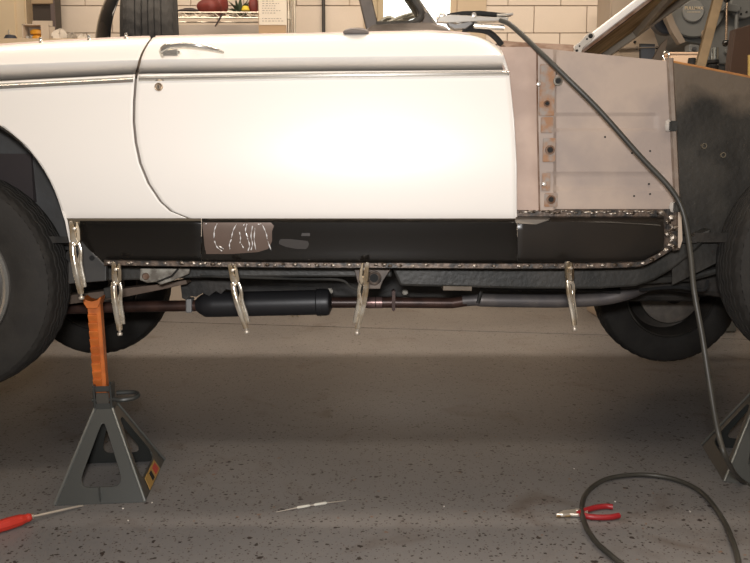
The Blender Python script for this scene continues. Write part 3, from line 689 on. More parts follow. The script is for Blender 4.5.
# muffler and exhaust
YE = .46
ex = smooth_pts([P(40, 310, YE), P(100, 307.5, YE), P(200, 305.5, YE)], 4)
MB().tube(ex, .020, 14).build('exhaust_pipe', PIPE, car, smooth=True)
MB().prism([P(185.5, 299, YE - .03), P(191.5, 299, YE - .03), P(191.5, 313, YE - .03), P(185.5, 313, YE - .03)], (0, .05, 0)).build('exhaust_clamp', mat('grey_clamp', (.3, .3, .3), .4, .5), car, bevel=.004)
mp = [(196, .020), (199, .030), (205, .044), (215, .045), (316, .045), (317, .049), (326, .049), (329, .046), (332, .024)]
mc = lambda x: P(x, 305 - (x - 196) * .022, YE)
mu = MB(); pts = [mc(x) for x, r in mp]; mu.tube(pts, [r for x, r in mp], 28); mu.build('muffler', MUFF, car, smooth=True)
MB().tube([mc(320), mc(321)], .051, 24).build('muffler_rim', MUFF, car, smooth=True)
MB().tube([P(328, 302.5, YE), P(395, 302.5, YE), P(452, 303, YE), P(466, 301, YE)], .0195, 14).build('exhaust_pipe', PIPE, car, smooth=True)
for x, hw in ((366, 6), (376, 4)): MB().tube([P(x, 302.5, YE), P(x + hw * 1.5, 302.5, YE)], .0205, 14).build('pipe_sleeve', mat('pale_pipe_joint', (.22, .14, .13), .35, .6), car, smooth=True)
MB().box(P(393.5, 300, YE), (.012, .05, .075), bev=.003).build('pipe_hanger', PIPE, car)
HG = mat('front_pipe_grey', (.12, .11, .11), .5, .4, c2=(.22, .19, .17), scale=12)
MB().tube(smooth_pts([P(462, 301, YE), P(480, 300, YE), P(500, 300.5, YE), P(560, 301, YE), P(600, 299, YE), P(625, 294, YE), P(645, 286, YE + .05)], 5), [.020] * 5 + [.024] * 26, 14).build('front_exhaust_pipe', HG, car, smooth=True)
MB().tube([P(478, 303, YE - .025), P(482, 288, YE - .025)], .007, 8).build('exhaust_strap', UNDER, car)
MB().tube([P(480, 287.5, YE - .04), P(560, 288.5, YE - .04), P(620, 291, YE - .04)], .009, 8).build('fuel_line', BLACK, car, smooth=True)
MB().prism([P(x, y, .15) for x, y in ((443, 286), (472, 286.5), (472, 291), (443, 290.5))], (0, .08, 0)).build('body_mount_pad', mat('mount_brown', (.13, .10, .07), .6, c2=(.2, .16, .12), scale=20), car, bevel=.002)
# ring bracket
rg = MB(); c = (374, 278)
rg.prism([P(x, y, .13) for x, y in ((354, 269), (391, 269), (383, 281), (380, 289), (366, 289), (358, 284))], (0, .008, 0))
rb = rg.build('tie_down_bracket', mat('bracket_dark', (.06, .05, .045), .5, .4, c2=(.17, .13, .10), scale=18), car, bevel=.002)
rn = []
for i in range(25):
    a = 2 * math.pi * i / 24; rn.append(P(c[0] + 6 * math.cos(a), c[1] + 6 * math.sin(a), .125))
MB().tube(rn, .0045, 8, caps=False).build('bracket_ring', HEAT, rb, smooth=True)
MB().lathe([(0, -.001), (.0135, -.001), (.0135, .004)], P(c[0], c[1], .129), 'Y', 20).build('bracket_hole', BLACK, rb)
# brake line hanging on the rail
MB().tube(smooth_pts([P(200, 276, .18), P(300, 279, .18), P(340, 280, .18), P(352, 288, .18), P(366, 292, .18)], 6), .004, 6).build('brake_line', RAIL, car, smooth=True)
for x, y in ((330, 291), (405, 292), (520, 288.5)):
    b = MB().box(P(x, y, .50), (.02, .02, .02), bev=.004); b.build('hanger_bolt', GREYB, car)
# hood prop
pr = MB(); bar(pr, (701, 67), (734.5, -60), .031, .30, .02); tag(pr.build('prop_stick', mat('worn_wood', (.34, .23, .12), .7, c2=(.22, .15, .08), scale=20, bump=.3), bevel=.003), 'worn flat wooden stick propping up the raised hood in front of the grey machine', 'stick')

# ---------------------------------------------------------------- jack stands
def jack_stand(label, loc, rz, post_top, sh=-.014):
    root = empty('jack_stand', loc, label, 'jack stand', 'grey steel jack stands under the car', rz)
    Lr = Matrix.Translation(loc) @ Matrix.Rotation(rz, 4, 'Z')
    def bld(mb, name, mt, par=root, **kw):
        if par is root or name == 'post_rib': mb.v = [Vector((v.x + sh * (v.z / .265 if v.z < .265 else 1 + (v.z - .265) / .5), v.y, v.z)) for v in mb.v]
        o = mb.build(name, mt, None, **kw); o.parent = par; return o
    hw, hd, th, tw, td = .136, .185, .265, .026, .030
    def V(x, y, z): return Vector((x, y, z))
    def rpoly(pts, n=5, r=.25):
        out = []
        N = len(pts)
        for i in range(N):
            p = pts[i]; a = pts[i - 1]; b = pts[(i + 1) % N]
            for k in range(n):
                t = k / (n - 1); p1 = p + (a - p) * r; p2 = p + (b - p) * r
                out.append(p1 * (1 - t) ** 2 + p * 2 * t * (1 - t) + p2 * t * t)
        return out
    def face(y0, y1, sgn):
        "front/back sheet: trapezoid with a rounded triangular window"
        def S(u, v):  # u in -1..1, v in 0..1
            ww = lerp(hw, tw, v); return V(u * ww, lerp(y0, y1, v), v * th)
        outer = [S(-1, 0), S(1, 0), S(1, 1), S(-1, 1)]
        inner = [S(-.60, .17), S(.60, .17), S(.12, .82), S(-.12, .82)]
        n = 5; O = []
        for i in range(4):
            for k in range(n):
                O.append(outer[i] if k == n // 2 else lerp(outer[i], outer[i - 1] if k < n // 2 else outer[(i + 1) % 4], .22 * abs(k - n // 2) / (n // 2)))
        I = rpoly(inner, n, .24)
        return MB().ring(O, I, (0, sgn * .005, 0))
    bld(face(-hd, -td, 1), 'front_plate', STANDM, bevel=.0015); bld(face(hd, td, -1), 'rear_plate', STANDM, bevel=.0015)
    for s in (-1, 1):   # side plates: triangle window, narrow legs
        def S(u, v): return V(s * lerp(hw, tw, v), u * lerp(hd, td, v), v * th)
        outer = [S(-1, 0), S(1, 0), S(1, 1), S(-1, 1)]; inner = [S(-.74, .17), S(.74, .17), S(.25, .82), S(-.25, .82)]
        n = 5; O = []
        for i in range(4):
            for k in range(n):
                O.append(outer[i] if k == 2 else lerp(outer[i], outer[i - 1] if k < 2 else outer[(i + 1) % 4], .22 * abs(k - 2) / 2))
        bld(MB().ring(O, rpoly(inner, n, .2), (-s * .005, 0, 0)), 'side_plate', STANDM, bevel=.0015)
        # corner bends, lighter than the plates
    for sx in (-1, 1):
        for sy in (-1, 1):
            bld(MB().tube([V(sx * hw, sy * hd, .004), V(sx * tw, sy * td, th)], .0048, 8), 'corner_bend', mat('pale_stand_edge', (.20, .21, .20), .3, .6), smooth=True)
    bld(MB().box((0, -hd + .006, .028), (.004, .006, .045)), 'base_notch', STANDM)
    # sticker on the side plate's foot
    st = MB(); 
    def S2(u, z): 
        v = z / th; return V(lerp(hw, tw, v) + .002, u * lerp(hd, td, v), z)
    st.prism([S2(-.55, .006), S2(.5, .006), S2(.5, .042), S2(-.55, .042)], (.0012, 0, 0))
    a = bld(st, 'warning_sticker', mat('sticker_yellow', (.42, .25, .06), .5), label='yellow and red sticker on the foot')
    st = MB(); st.prism([S2(.12, .012), S2(.42, .012), S2(.42, .036), S2(.12, .036)], (.0022, 0, 0)); bld(st, 'sticker_panel', mat('sticker_red', (.5, .04, .03), .5))
    st = MB(); st.prism([S2(-.2, .012), S2(-.02, .012), S2(-.02, .036), S2(-.2, .036)], (.0022, 0, 0)); bld(st, 'sticker_panel', BLACK)
    # head: sleeve with pawl and lever
    hd_ = MB(); sq = lambda w_, d_, z: [V(-w_, -d_, z), V(w_, -d_, z), V(w_, d_, z), V(-w_, d_, z)]
    hd_.ring(sq(.030, .034, th - .01), sq(.022, .024, th - .01), (0, 0, .022)); hd_.ring(sq(.027, .03, th + .05), sq(.022, .024, th + .05), (0, 0, .018))
    for s in (-1, 1): hd_.box((s * .026, -.012, th + .035), (.007, .055, .078), bev=.002)
    bld(hd_, 'head', STANDM, bevel=.002)
    bld(MB().box((0, -.034, th + .03), (.040, .006, .036), bev=.002), 'pawl', mat('pawl_metal', (.08, .075, .065), .45, .5))
    bld(MB().tube([V(-.036, -.026, th + .022), V(.036, -.026, th + .022)], .006, 10), 'pawl_pin', STANDM, smooth=True)
    bld(MB().tube(smooth_pts([V(.03, -.026, th + .024), V(.06, -.034, th + .022), V(.095, -.02, th + .024), V(.105, .005, th + .028), V(.085, .03, th + .03), V(.03, .03, th + .03)], 5), .0075, 8), 'lever', STANDM, smooth=True)
    # toothed orange ratchet post
    pz = post_top; z0 = .25; teeth = MB(); prof = []
    nt = int((pz - .025 - z0) / .0265)
    prof.append((.016, z0))
    prof.append((-.014, z0))
    for i in range(nt):
        z = z0 + i * .0265; prof += [(-.016, z + .0005), (-.023, z + .022), (-.023, z + .0245), (-.016, z + .0265)]
    prof += [(-.016, pz), (.016, pz)]
    teeth.prism([V(-.030, y, z) for y, z in prof], (.028, 0, 0))
    po = bld(teeth, 'ratchet_post', ORANGE, bevel=.001, label='orange notched ratchet post')
    rb_ = MB().box((.003, 0, (z0 + pz) / 2), (.014, .038, pz - z0), bev=.002); bld(rb_, 'post_rib', ORANGE, po)
    sd = MB(); sp_ = [(-.036, .012), (-.033, .014), (-.02, .004), (.0, 0), (.02, .004), (.033, .014), (.036, .012), (.03, -.008), (.02, -.022), (-.02, -.022), (-.03, -.008)]
    sd.prism([V(x * .8 - .012, -.03, pz + z) for x, z in sp_], (0, .06, 0)); sd.v = [v + Vector((-.024, 0, 0)) for v in sd.v]; bld(sd, 'saddle', ORANGE, po, bevel=.002)
    return root
j1 = (G(58, 504) + G(147, 507) + G(161, 461) + G(90, 457)) / 4
pt = P(95, 298.5, j1.y + .02).z
jack_stand('grey jack stand with tall orange post under the leaf spring by the rear tyre', (j1.x, j1.y - .01, 0), .10, pt)
jb_ = G(723, 488); ja_ = G(695, 441)
dirv = (ja_ - jb_).normalized(); rz = math.atan2(-dirv.x, dirv.y)
cc = (ja_ + jb_) / 2 + Vector((math.cos(rz), math.sin(rz), 0)) * .150
jack_stand('dark jack stand cut by the right edge, behind the hanging cable', (cc.x, cc.y, 0), rz, pt - .04, .02)

# ---------------------------------------------------------------- locking pliers
def locking_pliers(label, a, b, Y, turn=0.0):
    pa = P(a[0], a[1], Y); pb = P(b[0], b[1], Y); L = (pa - pb).length; s = L / .212
    root = empty('locking_pliers', pa, label, 'pliers', 'locking pliers clamped on the rocker flanges')
    t = (pb - pa).normalized()
    root.rotation_euler = (Vector((0, 0, -1)).rotation_difference(t).to_matrix() @ Matrix.Rotation(turn, 3, 'Z')).to_euler()
    root.scale = (s * 1.1, s * 1.1, s)
    def bld(mb, name, mt=CLAMP, **kw): o = mb.build(name, mt, None, **kw); o.parent = root; return o
    V = Vector
    # upper (fixed) jaw + body shell
    bld(MB().prism([V((.006, -.010, z)) if 0 else V((x, -.009, z)) for x, z in ((-.011, .008), (-.003, .010), (.000, .0), (.001, -.030), (.004, -.050), (-.009, -.058), (-.013, -.040), (-.012, -.015))], (0, .012, 0)), 'fixed_jaw', bevel=.0015)
    bld(MB().prism([V((x, -.006, z)) for x, z in ((.004, .006), (.010, .004), (.013, -.018), (.012, -.045), (.004, -.062), (-.003, -.050), (.003, -.03), (.003, -.008))], (0, .010, 0)), 'moving_jaw', mat('jaw_dark_nickel', (.38, .31, .22), .3, 1.0), bevel=.0015)
    pts = [V((-.008, -.004, -.050)), V((-.009, -.006, -.075)), V((-.007, -.008, -.110)), V((-.003, -.008, -.150)), V((.000, -.006, -.180)), V((.001, -.005, -.196))]
    pts = smooth_pts(pts, 4); n_ = len(pts)
    bld(MB().tube(pts, [lerp(.0075, .0088, math.sin(math.pi * i / n_)) for i in range(n_)], 10, sx=.8), 'body_handle', smooth=True)
    pts = smooth_pts([V((.005, -.001, -.050)), V((.009, -.002, -.075)), V((.006, -.002, -.110)), V((.009, -.002, -.150)), V((.010, -.002, -.178))], 4); n_ = len(pts)
    bld(MB().tube(pts, [lerp(.0048, .006, i / n_) for i in range(n_)], 8, sx=.7), 'lever_handle', smooth=True)
    bld(MB().tube([V((.001, -.005, -.195)), V((.001, -.005, -.207))], .0035, 8), 'screw_shank', STEEL, smooth=True)
    bld(MB().lathe([(0, .004), (.006, .004), (.0072, .002), (.0072, -.002), (.006, -.004), (0, -.004)], (.001, -.005, -.208), 'Z', 14), 'adjusting_screw', STEEL, smooth=True)
    for z in (-.012, -.057): bld(MB().lathe([(0, -.004), (.004, -.003), (.0055, 0), (.0055, .014)], (-.004 if z < -.03 else .0, -.012, z), 'Y', 12), 'rivet', STEEL, smooth=True)
    bld(MB().tube([V((.006, -.002, -.085)), V((-.004, -.004, -.120))], .0025, 6), 'toggle_link', STEEL)
for lb, a, b, Y, tn in (('chrome locking pliers clamped high on the quarter panel lip beside the rear tyre', (74.5, 224), (81.5, 299), .015, .2),
                        ('chrome locking pliers on the flange just right of the orange jack post', (116.5, 265), (120, 335), .012, .1),
                        ('chrome locking pliers on the flange hanging over the muffler, tilted down to the right', (232.5, 266), (247, 333), .012, 0),
                        ('chrome locking pliers on the flange beside the round bracket ring at mid car', (365, 265), (357, 334.5), .012, 3.0),
                        ('chrome locking pliers on the flange under the front rocker section', (568.5, 264), (573.5, 330), .012, .3)):
    locking_pliers(lb, a, b, Y - .012, tn)

# ---------------------------------------------------------------- cable with its earth clamp on the cowl
cab = [P(500, 20, .06), P(512, 26, .04), P(540, 52, -.02), P(570, 81, -.05), P(600, 111, -.06), P(640, 156, -.07), P(670, 188, -.08), P(683, 212, -.09), (P(690, 250, -.12)), P(694, 290, -.16), P(702, 335, -.19), P(709, 380, -.22), P(718, 432, -.25), P(728, 462, -.26)]
e1 = G(742, 481, .014); e2 = G(775, 500, .012)
cab += [e1, e2, G(815, 530, .012), G(835, 580, .012), G(800, 640, .012), G(755, 640, .012)]
loop = [(742, 580), (735, 548), (722, 518), (702, 493), (680, 481), (655, 475.5), (630, 475), (605, 479.5), (588, 491), (582, 506), (585, 524), (596, 542), (614, 558), (640, 580), (690, 640), (760, 700)]
cab += [G(x, y, .012) for x, y in loop]
cb = MB().tube(smooth_pts(cab, 7), .0076, 10)
tag(cb.build('welding_cable', CABLE, smooth=True), 'long dark grey rubber cable running from the cowl down to a loop on the floor', 'cable')
# clamp on the cowl
cl = empty('earth_clamp', P(465, 26, .12), 'chrome long-jawed clamp lying on the cowl at the end of the cable', 'clamp')
A = mat('clamp_bright', (.80, .76, .70), .25, .7); 
def pr_(name, pts, Y, d, mt, **kw): return MB().prism([P(x, y, Y) for x, y in pts], (0, d, 0)).build(name, mt, cl, bevel=.002, **kw)
pr_('upper_handle', [(447, 13.5), (462, 11), (480, 10.5), (500, 12.5), (512, 13), (513, 14.5), (500, 16), (478, 14.5), (460, 15), (449, 17)], .08, .03, BLACK, label='black curved upper handle')
pr_('lower_handle', [(437, 17), (450, 14.5), (470, 15.5), (495, 17), (509, 17), (508, 20.5), (497, 21), (478, 21), (452, 22.5), (437, 21.5)], .07, .03, A)
pr_('lower_jaw', [(447, 22), (457, 24), (470, 21), (474, 23), (466, 28.5), (455, 29), (449, 26)], .075, .03, mat('jaw_grey', (.3, .29, .28), .3, .9))
pr_('pivot_arm', [(468, 20), (480, 20.5), (473, 25), (470, 31), (462, 31), (466, 26)], .085, .02, BLACK)
MB().tube([P(474, 25.5, .08), P(488, 26.5, .075), P(504, 27.5, .07)], .0085, 10).build('cable_ferrule', A, cl, smooth=True)
MB().lathe([(0, -.006), (.006, -.005), (.008, 0), (.008, .01)], P(474, 15, .068), 'Y', 14).build('pivot_bolt', A, cl, smooth=True)
MB().tube([P(497, 15.3, .07), P(513, 14, .07)], .004, 8).build('handle_tip', A, cl, smooth=True)
MB().tube([P(437, 19, .07), P(440, 13.5, .075), P(446, 14.5, .075)], .005, 8).build('spring', A, cl, smooth=True)
MB().tube(smooth_pts([P(470, 29, .09), P(486, 31, .09), P(495, 37, .09), P(502, 45, .09)], 4), .009, 8).build('cowl_seal', BLACK, car, smooth=True)

# ---------------------------------------------------------------- tools on the floor
def floor_frame(a, b):
    a = G(*a); b = G(*b); x = (b - a).normalized(); return a, b, x, Vector((-x.y, x.x, 0))
a, b, x, y = floor_frame((-14, 537), (83, 507)); L = (b - a).length
sd = empty('screwdriver', a, 'screwdriver with red plastic handle lying at the foot of the jack stand', 'screwdriver')
hp = [(0, .010), (.004, .016), (.02, .0175), (.05, .0185), (.08, .0165), (.092, .012), (.098, .013), (.104, .010)]
hs = (G(32, 523.5) - a).length / .104
MB().tube([a + x * q * hs + Vector((0, 0, .0187)) for q, r in hp], [r for q, r in hp], 10).build('handle', REDP, sd, smooth=False, bevel=.001)
MB().tube([a + x * .100 * hs + Vector((0, 0, .0187)), b - x * .012 + Vector((0, 0, .0065)), b + Vector((0, 0, .004))], [.0036, .0036, .0028], 10).build('shaft', STEEL, sd, smooth=True)
MB().lathe([(0, .004), (.006, .004), (.006, -.004), (0, -.004)], a + x * .107 * hs + Vector((0, 0, .0187)), 'X', 12).build('ferrule', STEEL, sd)
# double-ended scriber
a, b, x, y = floor_frame((276, 513), (346, 501.5)); L = (b - a).length; z = Vector((0, 0, .006))
sc = empty('scriber', (a + b) / 2, 'thin double-ended steel scriber lying alone on the floor', 'scriber')
MB().tube([a + z * .5, lerp(a, b, .3) + z], [.0008, .0022], 8).build('needle', STEEL, sc, smooth=True); MB().tube([b + z * .5, lerp(a, b, .7) + z], [.0008, .0022], 8).build('needle', STEEL, sc, smooth=True)
PALE = mat('pale_knurl', (.80, .78, .70), .35, .5, bump=.8, bscale=400)
for u, v in ((.29, .48), (.53, .72)):
    MB().tube([lerp(a, b, u) + z, lerp(a, b, u + .02) + z, lerp(a, b, v - .02) + z, lerp(a, b, v) + z], [.0022, .0046, .0046, .0022], 10).build('knurled_grip', PALE, sc, smooth=True)
MB().tube([lerp(a, b, .47) + z, lerp(a, b, .54) + z], .0024, 8).build('collar', STEEL, sc, smooth=True)
# diagonal cutters with red handles
pc = empty('cutting_pliers', G(583, 513), 'small cutting pliers with red dipped handles lying inside the cable loop', 'pliers')
def gp_(pts, z, r): 
    pp = smooth_pts([G(x_, y_, z) for x_, y_ in pts], 5); return MB().tube(pp, r, 10, sx=1.0)
gp_([(578, 514), (585, 510.5), (596, 507.5), (606, 506.3), (613, 507)], .010, .0085).build('handle', REDD, pc, smooth=True)
gp_([(578, 513), (588, 516.5), (602, 517.5), (612, 517), (619, 515.5)], .010, .0085).build('handle', REDD, pc, smooth=True)
pj = lambda pts, z0, z1: MB().prism([G(x_, y_, z0) for x_, y_ in pts], (0, 0, z1 - z0))
pj([(556, 516.5), (563, 513), (571, 512), (579, 511), (588, 512), (588, 516), (578, 517), (570, 516.5), (563, 517)], .004, .013).build('jaw', STEEL, pc, bevel=.002)
pj([(556, 518), (561, 517.5), (570, 517.5), (577, 515), (582, 512.5), (576, 511.5), (566, 514.5), (560, 516)], .002, .009).build('jaw', mat('jaw_brass', (.5, .36, .2), .35, .9), pc, bevel=.002)
MB().lathe([(0, .016), (.006, .015), (.008, .012), (.008, .004)], G(577, 514), 'Z', 14).build('pivot', STEEL, pc, smooth=True)

cm = None
for x, y, r, cl_ in ((123, 509, .0035, 'just in front of the left jack stand base'), (128, 521, .003, 'farthest in front of the left jack stand'), (152, 503, .003, 'at the right front corner of the left jack stand'), (444, 507, .0035, 'alone on the open floor right of the scriber'), (615, 502, .003, 'beside the red plier handles inside the cable loop'), (690, 512, .003, 'in the right half of the cable loop'), (574, 469, .0028, 'on the floor above and left of the cable loop')):
    if cm is None:
        q = MB(); q.box((0, 0, .5), (1.6, 1.1, 1.0), bev=.2); o = q.build('metal_crumb', mat('bright_crumb', (.8, .76, .7), .4, .3)); cm = o
    else: o = cm.copy(); COL.objects.link(o)
    o.location = G(x, y); o.scale = (r, r, r); o.rotation_euler = (0, 0, x); tag(o, 'tiny bright metal crumb ' + cl_, 'crumb', 'metal crumbs on the floor')
# ---------------------------------------------------------------- things seen over the car
def rotz(c, ang): return Matrix.Translation(c) @ Matrix.Rotation(ang, 4, 'Z')
# tyre standing in the back seat
tc_ = P(153, 66, 1.0)
tt = tyre((0, 0, 0), .34, .205, 120).build('spare_tyre', RUBBER, smooth=True); tt.matrix_world = rotz((tc_.x, tc_.y, 1.12 + .342), math.radians(103)); tag(tt, 'black tyre standing upright behind the rear seat of the car', 'tyre')
# glossy black bent mudguard leaning beside it
rows = []
for i in range(17):
    a_ = lerp(-.35, .95, i / 16)
    row = []
    for j in range(9):
        b_ = lerp(-1.25, 1.25, j / 8)
        rr = .34 + .035 * math.cos(b_); row.append(Vector((.34 - rr * math.cos(a_) , .085 * math.sin(b_), rr * math.sin(a_))))
    rows.append(row)
mg = MB().grid(rows).build('mudguard', GLBLACK, smooth=True, solid=.004); mg.matrix_world = rotz(P(107, 40, .50) + Vector((0, 0, -.03)), math.radians(33)); tag(mg, 'glossy black curved mudguard standing left of the spare tyre', 'mudguard')

YB = 3.25
STAIN = mat('brushed_steel', (.80, .66, .46), .35, .3, bump=.05, bscale=8)
YB = 3.70
cab_ = empty('steel_cabinet', P(0, 60, YB), 'tall brushed stainless steel cabinet at the left edge behind the car', 'cabinet')
a = P(-60, -70, YB); b = P(27.5, 40, YB)
MB().box(((a.x + b.x) / 2, YB + .065, a.z / 2), (b.x - a.x, .13, a.z), bev=.01).build('cabinet_body', STAIN, cab_)
MB().box(((a.x + b.x) / 2 - .03, YB - .008, a.z / 2 + .3), (b.x - a.x - .09, .012, a.z - .8), bev=.004).build('cabinet_door', STAIN, cab_)
MB().tube([P(9, 30, YB - .03), P(9, 44, YB - .03)], .006, 8).build('door_handle', CHROME, cab_)
db = empty('dark_locker', P(44, 60, YB), 'dark grey locker with a tan top rail beside the steel cabinet', 'locker')
YL = 3.60
a = P(28.5, -60, YL); b = P(56, 40, YL)
LK = mat('locker_grey', (.05, .038, .03), .5, c2=(.035, .027, .022), scale=3)
MB().box(((a.x + b.x) / 2, YL + .065, a.z / 2), (b.x - a.x, .13, a.z), bev=.006).build('locker_body', LK, db)
r = P(28.5, 2, YL); MB().box(((a.x + b.x) / 2, YL - .01, r.z), (b.x - a.x, .02, .035), bev=.004).build('top_rail', mat('tan_rail', (.36, .26, .16), .5), db)
r = P(54, 25, YL); MB().box((r.x, YL - .008, r.z), (.03, .016, .5), bev=.003).build('side_stile', mat('mauve_grey', (.12, .09, .085), .5), db)
# bench under them
bt = P(60, 45, 2.95).z
bench = empty('workbench', (-2.0, 3.2, 0), 'plain work counter behind the car under the cardboard box and rags', 'workbench')
bx0, bx1 = -2.9, P(100, 40, 2.9).x
MB().box(((bx0 + bx1) / 2, 2.95, bt - .02), (bx1 - bx0, .5, .04), bev=.004).build('bench_top', TAN, bench)
for x in (bx0 + .05, bx1 - .05):
    for y in (2.74, 3.16): MB().box((x, y, (bt - .04) / 2), (.05, .05, bt - .04), bev=.004).build('leg', LK, bench)
# open cardboard box with an orange object in it
CARD = mat('pale_cardboard', (.56, .47, .37), .7)
a = P(22, 24, 2.9); b = P(50, 43, 2.9); bxw = b.x - a.x
bo = empty('open_box', ((a.x + b.x) / 2, 2.9, bt), 'open fronted pale box holding odds and ends, behind the rear fender', 'box')
H_ = a.z - bt
for n_, c_, s_ in (('box_side', (a.x + .004, 2.94, bt + H_ / 2), (.008, .09, H_)), ('box_side', (a.x + bxw * .72, 2.94, bt + H_ / 2), (.008, .09, H_)), ('box_back', ((a.x + b.x) / 2, 2.99, bt + H_ / 2), (bxw, .008, H_)), ('box_floor', ((a.x + b.x) / 2, 2.94, bt + .005), (bxw, .09, .008)), ('box_top', (a.x + bxw * .36, 2.94, bt + H_ - .004), (bxw * .72, .09, .006)), ('box_flap', (a.x + bxw * .86, 2.90, bt + H_ / 2), (bxw * .26, .008, H_))):
    MB().box(c_, s_).build(n_, CARD, bo)
MB().box((a.x + bxw * .56, 2.985, bt + H_ + .018), (bxw * .75, .006, .036)).build('box_flap', CARD, bo)
oo = P(36.5, 35, 2.93); 
mb = MB().lathe([(.001, .0), (.035, .002), (.045, .03), (.04, .06), (.025, .075), (.052, .08), (.055, .11), (.03, .125), (.001, .128)], (0, 0, 0), 'Z', 16)
o = mb.build('orange_bottle', mat('orange_plastic', (.72, .33, .03), .4), smooth=True); o.location = (oo.x, 2.945, bt + .010); o.scale = (.85, .6, .95 * (H_ - .03) / .128); tag(o, 'squat orange plastic container inside the open box', 'container')
mb = MB()
for i in range(3): mb.lathe([(.001, .05 + .01 * i), (.018, .045), (.02, .0), (.001, 0)], (P(26 + i * 2.6, 40, 2.93).x, 2.95 + .03 * (i % 2), bt + .009), 'Z', 12)
tag(mb.build('parts_bundle', mat('grey_parts', (.35, .33, .3), .5, .3), smooth=True), 'bundle of small grey parts left of the orange container', 'parts')
o = MB().lathe([(.001, .06), (.03, .055), (.045, .03), (.05, .0), (.001, 0)], (P(11, 43, 2.92).x, 2.92, bt), 'Z', 18).build('black_cap', mat('blue_black', (.03, .035, .05), .5), smooth=True); tag(o, 'dark blue-black cap lying in front of the steel cabinet', 'cap')
# crumpled rags
def rag(name, x, y, w_, h_, c, label, group='crumpled rags on the counter'):
    rows = []; ph = random.random() * 6
    for i in range(12):
        v = i / 11; row = []
        for k in range(20):
            a_ = 2 * math.pi * k / 20; r_ = math.cos(v * math.pi / 2) * (1 + .28 * math.sin(3 * a_ + ph + v * 5) + .15 * math.sin(7 * a_ + v * 9))
            row.append(Vector((x + r_ * w_ / 2 * math.cos(a_), y + r_ * .06 * math.sin(a_), bt + h_ * math.sin(v * math.pi / 2) * (1 + .15 * math.sin(5 * a_ + ph)))))
        rows.append(row)
    tag(MB().grid(rows, close_u=True).build(name, c, smooth=True), label, 'rag', group)
RW = mat('white_rag', (.62, .56, .48), .8); RG = mat('grey_rag', (.33, .29, .24), .8)
rag('rag', P(61, 40, 2.9).x, 2.9, .12, .085, RW, 'crumpled off-white rag just right of the open box')
rag('rag', P(73, 40, 2.88).x, 2.88, .05, .06, RG, 'greyish crumpled rag between two paler rags')
rag('rag', P(84, 40, 2.9).x, 2.90, .085, .055, RW, 'low off-white rag nearest the mudguard')

# wire shelving unit on the right of the tyre
YS = 3.3
CHR = mat('shelf_wire', (.66, .60, .50), .3, .9)
x0 = P(126, 20, YS).x; x1 = P(291, 20, YS).x; zt_ = P(200, 12.5, YS).z; zb_ = P(200, 18.0, YS).z
su = empty('wire_shelf', ((x0 + x1) / 2, YS + .2, 0), 'chrome wire shelving unit against the block wall behind the door', 'shelf')
for xx, lab in ((x0, 0), (P(288.5, 20, YS).x, 1)):
    for yy in (YS, YS + .15):
        MB().tube([Vector((xx, yy, 0)), Vector((xx, yy, 2.9))], .011, 12).build('upright', CHR, su, smooth=True)
for yy in (YS, YS + .15):
    m = MB(); m.tube([Vector((x0, yy, zt_)), Vector((x1, yy, zt_))], .005, 6); m.tube([Vector((x0, yy, zb_)), Vector((x1, yy, zb_))], .005, 6); m.build('shelf_rail', CHR, su)
    if yy > YS: continue
    m = MB(); q = x0; up = True
    while q < x1 - .03:
        m.tube([Vector((q, yy, zb_ if up else zt_)), Vector((q + .036, yy, zt_ if up else zb_))], .0035, 5); q += .036; up = not up
    m.build('truss_wire', CHR, su, kind='stuff')
m = MB(); q = x0
while q < x1: m.tube([Vector((q, YS, zt_ + .004)), Vector((q, YS + .15, zt_ + .004))], .002, 4); q += .025
m.build('deck_wire', CHR, su, kind='stuff')
for yy in (YS - .013,):
    for x_, z_ in ((127.5, 15), (288.5, 15)):
        p = P(x_, z_, YS); MB().lathe([(.012, -.03), (.018, -.028), (.018, .028), (.012, .03)], (x0 if x_ < 200 else P(288.5, 20, YS).x, YS, p.z), 'Z', 12).build('collar', CHR, su, smooth=True)
# second upright of a neighbouring unit
o = MB().tube([Vector((P(294, 20, YS).x, YS + .02, 0)), Vector((P(294, 20, YS).x, YS + .02, 2.9))], .010, 12).build('chrome_post', CHR, smooth=True); tag(o, 'chrome upright post standing right of the paper notice', 'post')
# pale plywood board behind shelf
a = P(176, 18, YS + .45); b = P(257, 60, YS + .45)
o = MB().box(((a.x + b.x) / 2, YS + .46, a.z / 2 - .02), (b.x - a.x + .3, .02, a.z - .06)).build('backing_board', mat('grey_board', (.48, .42, .36), .6)); tag(o, 'pale grey board behind the wire shelf', 'board')
# items on the shelf
zs = zt_ + .008
def blobby(name, x, w_, h_, c, label, cat, d=.05, sharp=0.2, yy=YS + .08):
    rows = []; ph = random.random() * 6
    for i in range(12):
        v = i / 11; row = []
        for k in range(24):
            a_ = 2 * math.pi * k / 24; r_ = (math.sin(min(1, v * 1.0 + .12) * math.pi * .93) ** .55 + .02) * (1 + sharp * .5 * math.sin(4 * a_ + ph))
            row.append(Vector((x + r_ * w_ / 2 * math.cos(a_), yy + r_ * d * math.sin(a_), zs + h_ * v)))
        rows.append(row)
    return tag(MB().grid(rows, close_u=True).build(name, c, smooth=True), label, cat)
RED = mat('faded_red', (.22, .035, .025), .5, c2=(.10, .018, .015), scale=12)
GRN = mat('dark_green', (.05, .08, .04), .7, c2=(.12, .12, .07), scale=20)
DK = mat('dark_bag', (.05, .035, .035), .6)
b = blobby('folded_bag', P(187, 10, YS).x, .17, .035, DK, 'flat dark bag at the left end of the wire shelf', 'bag')
b = blobby('red_bundle', P(207, 5, YS).x, .16, .11, RED, 'bunched red cloth hanging over the shelf', 'cloth')
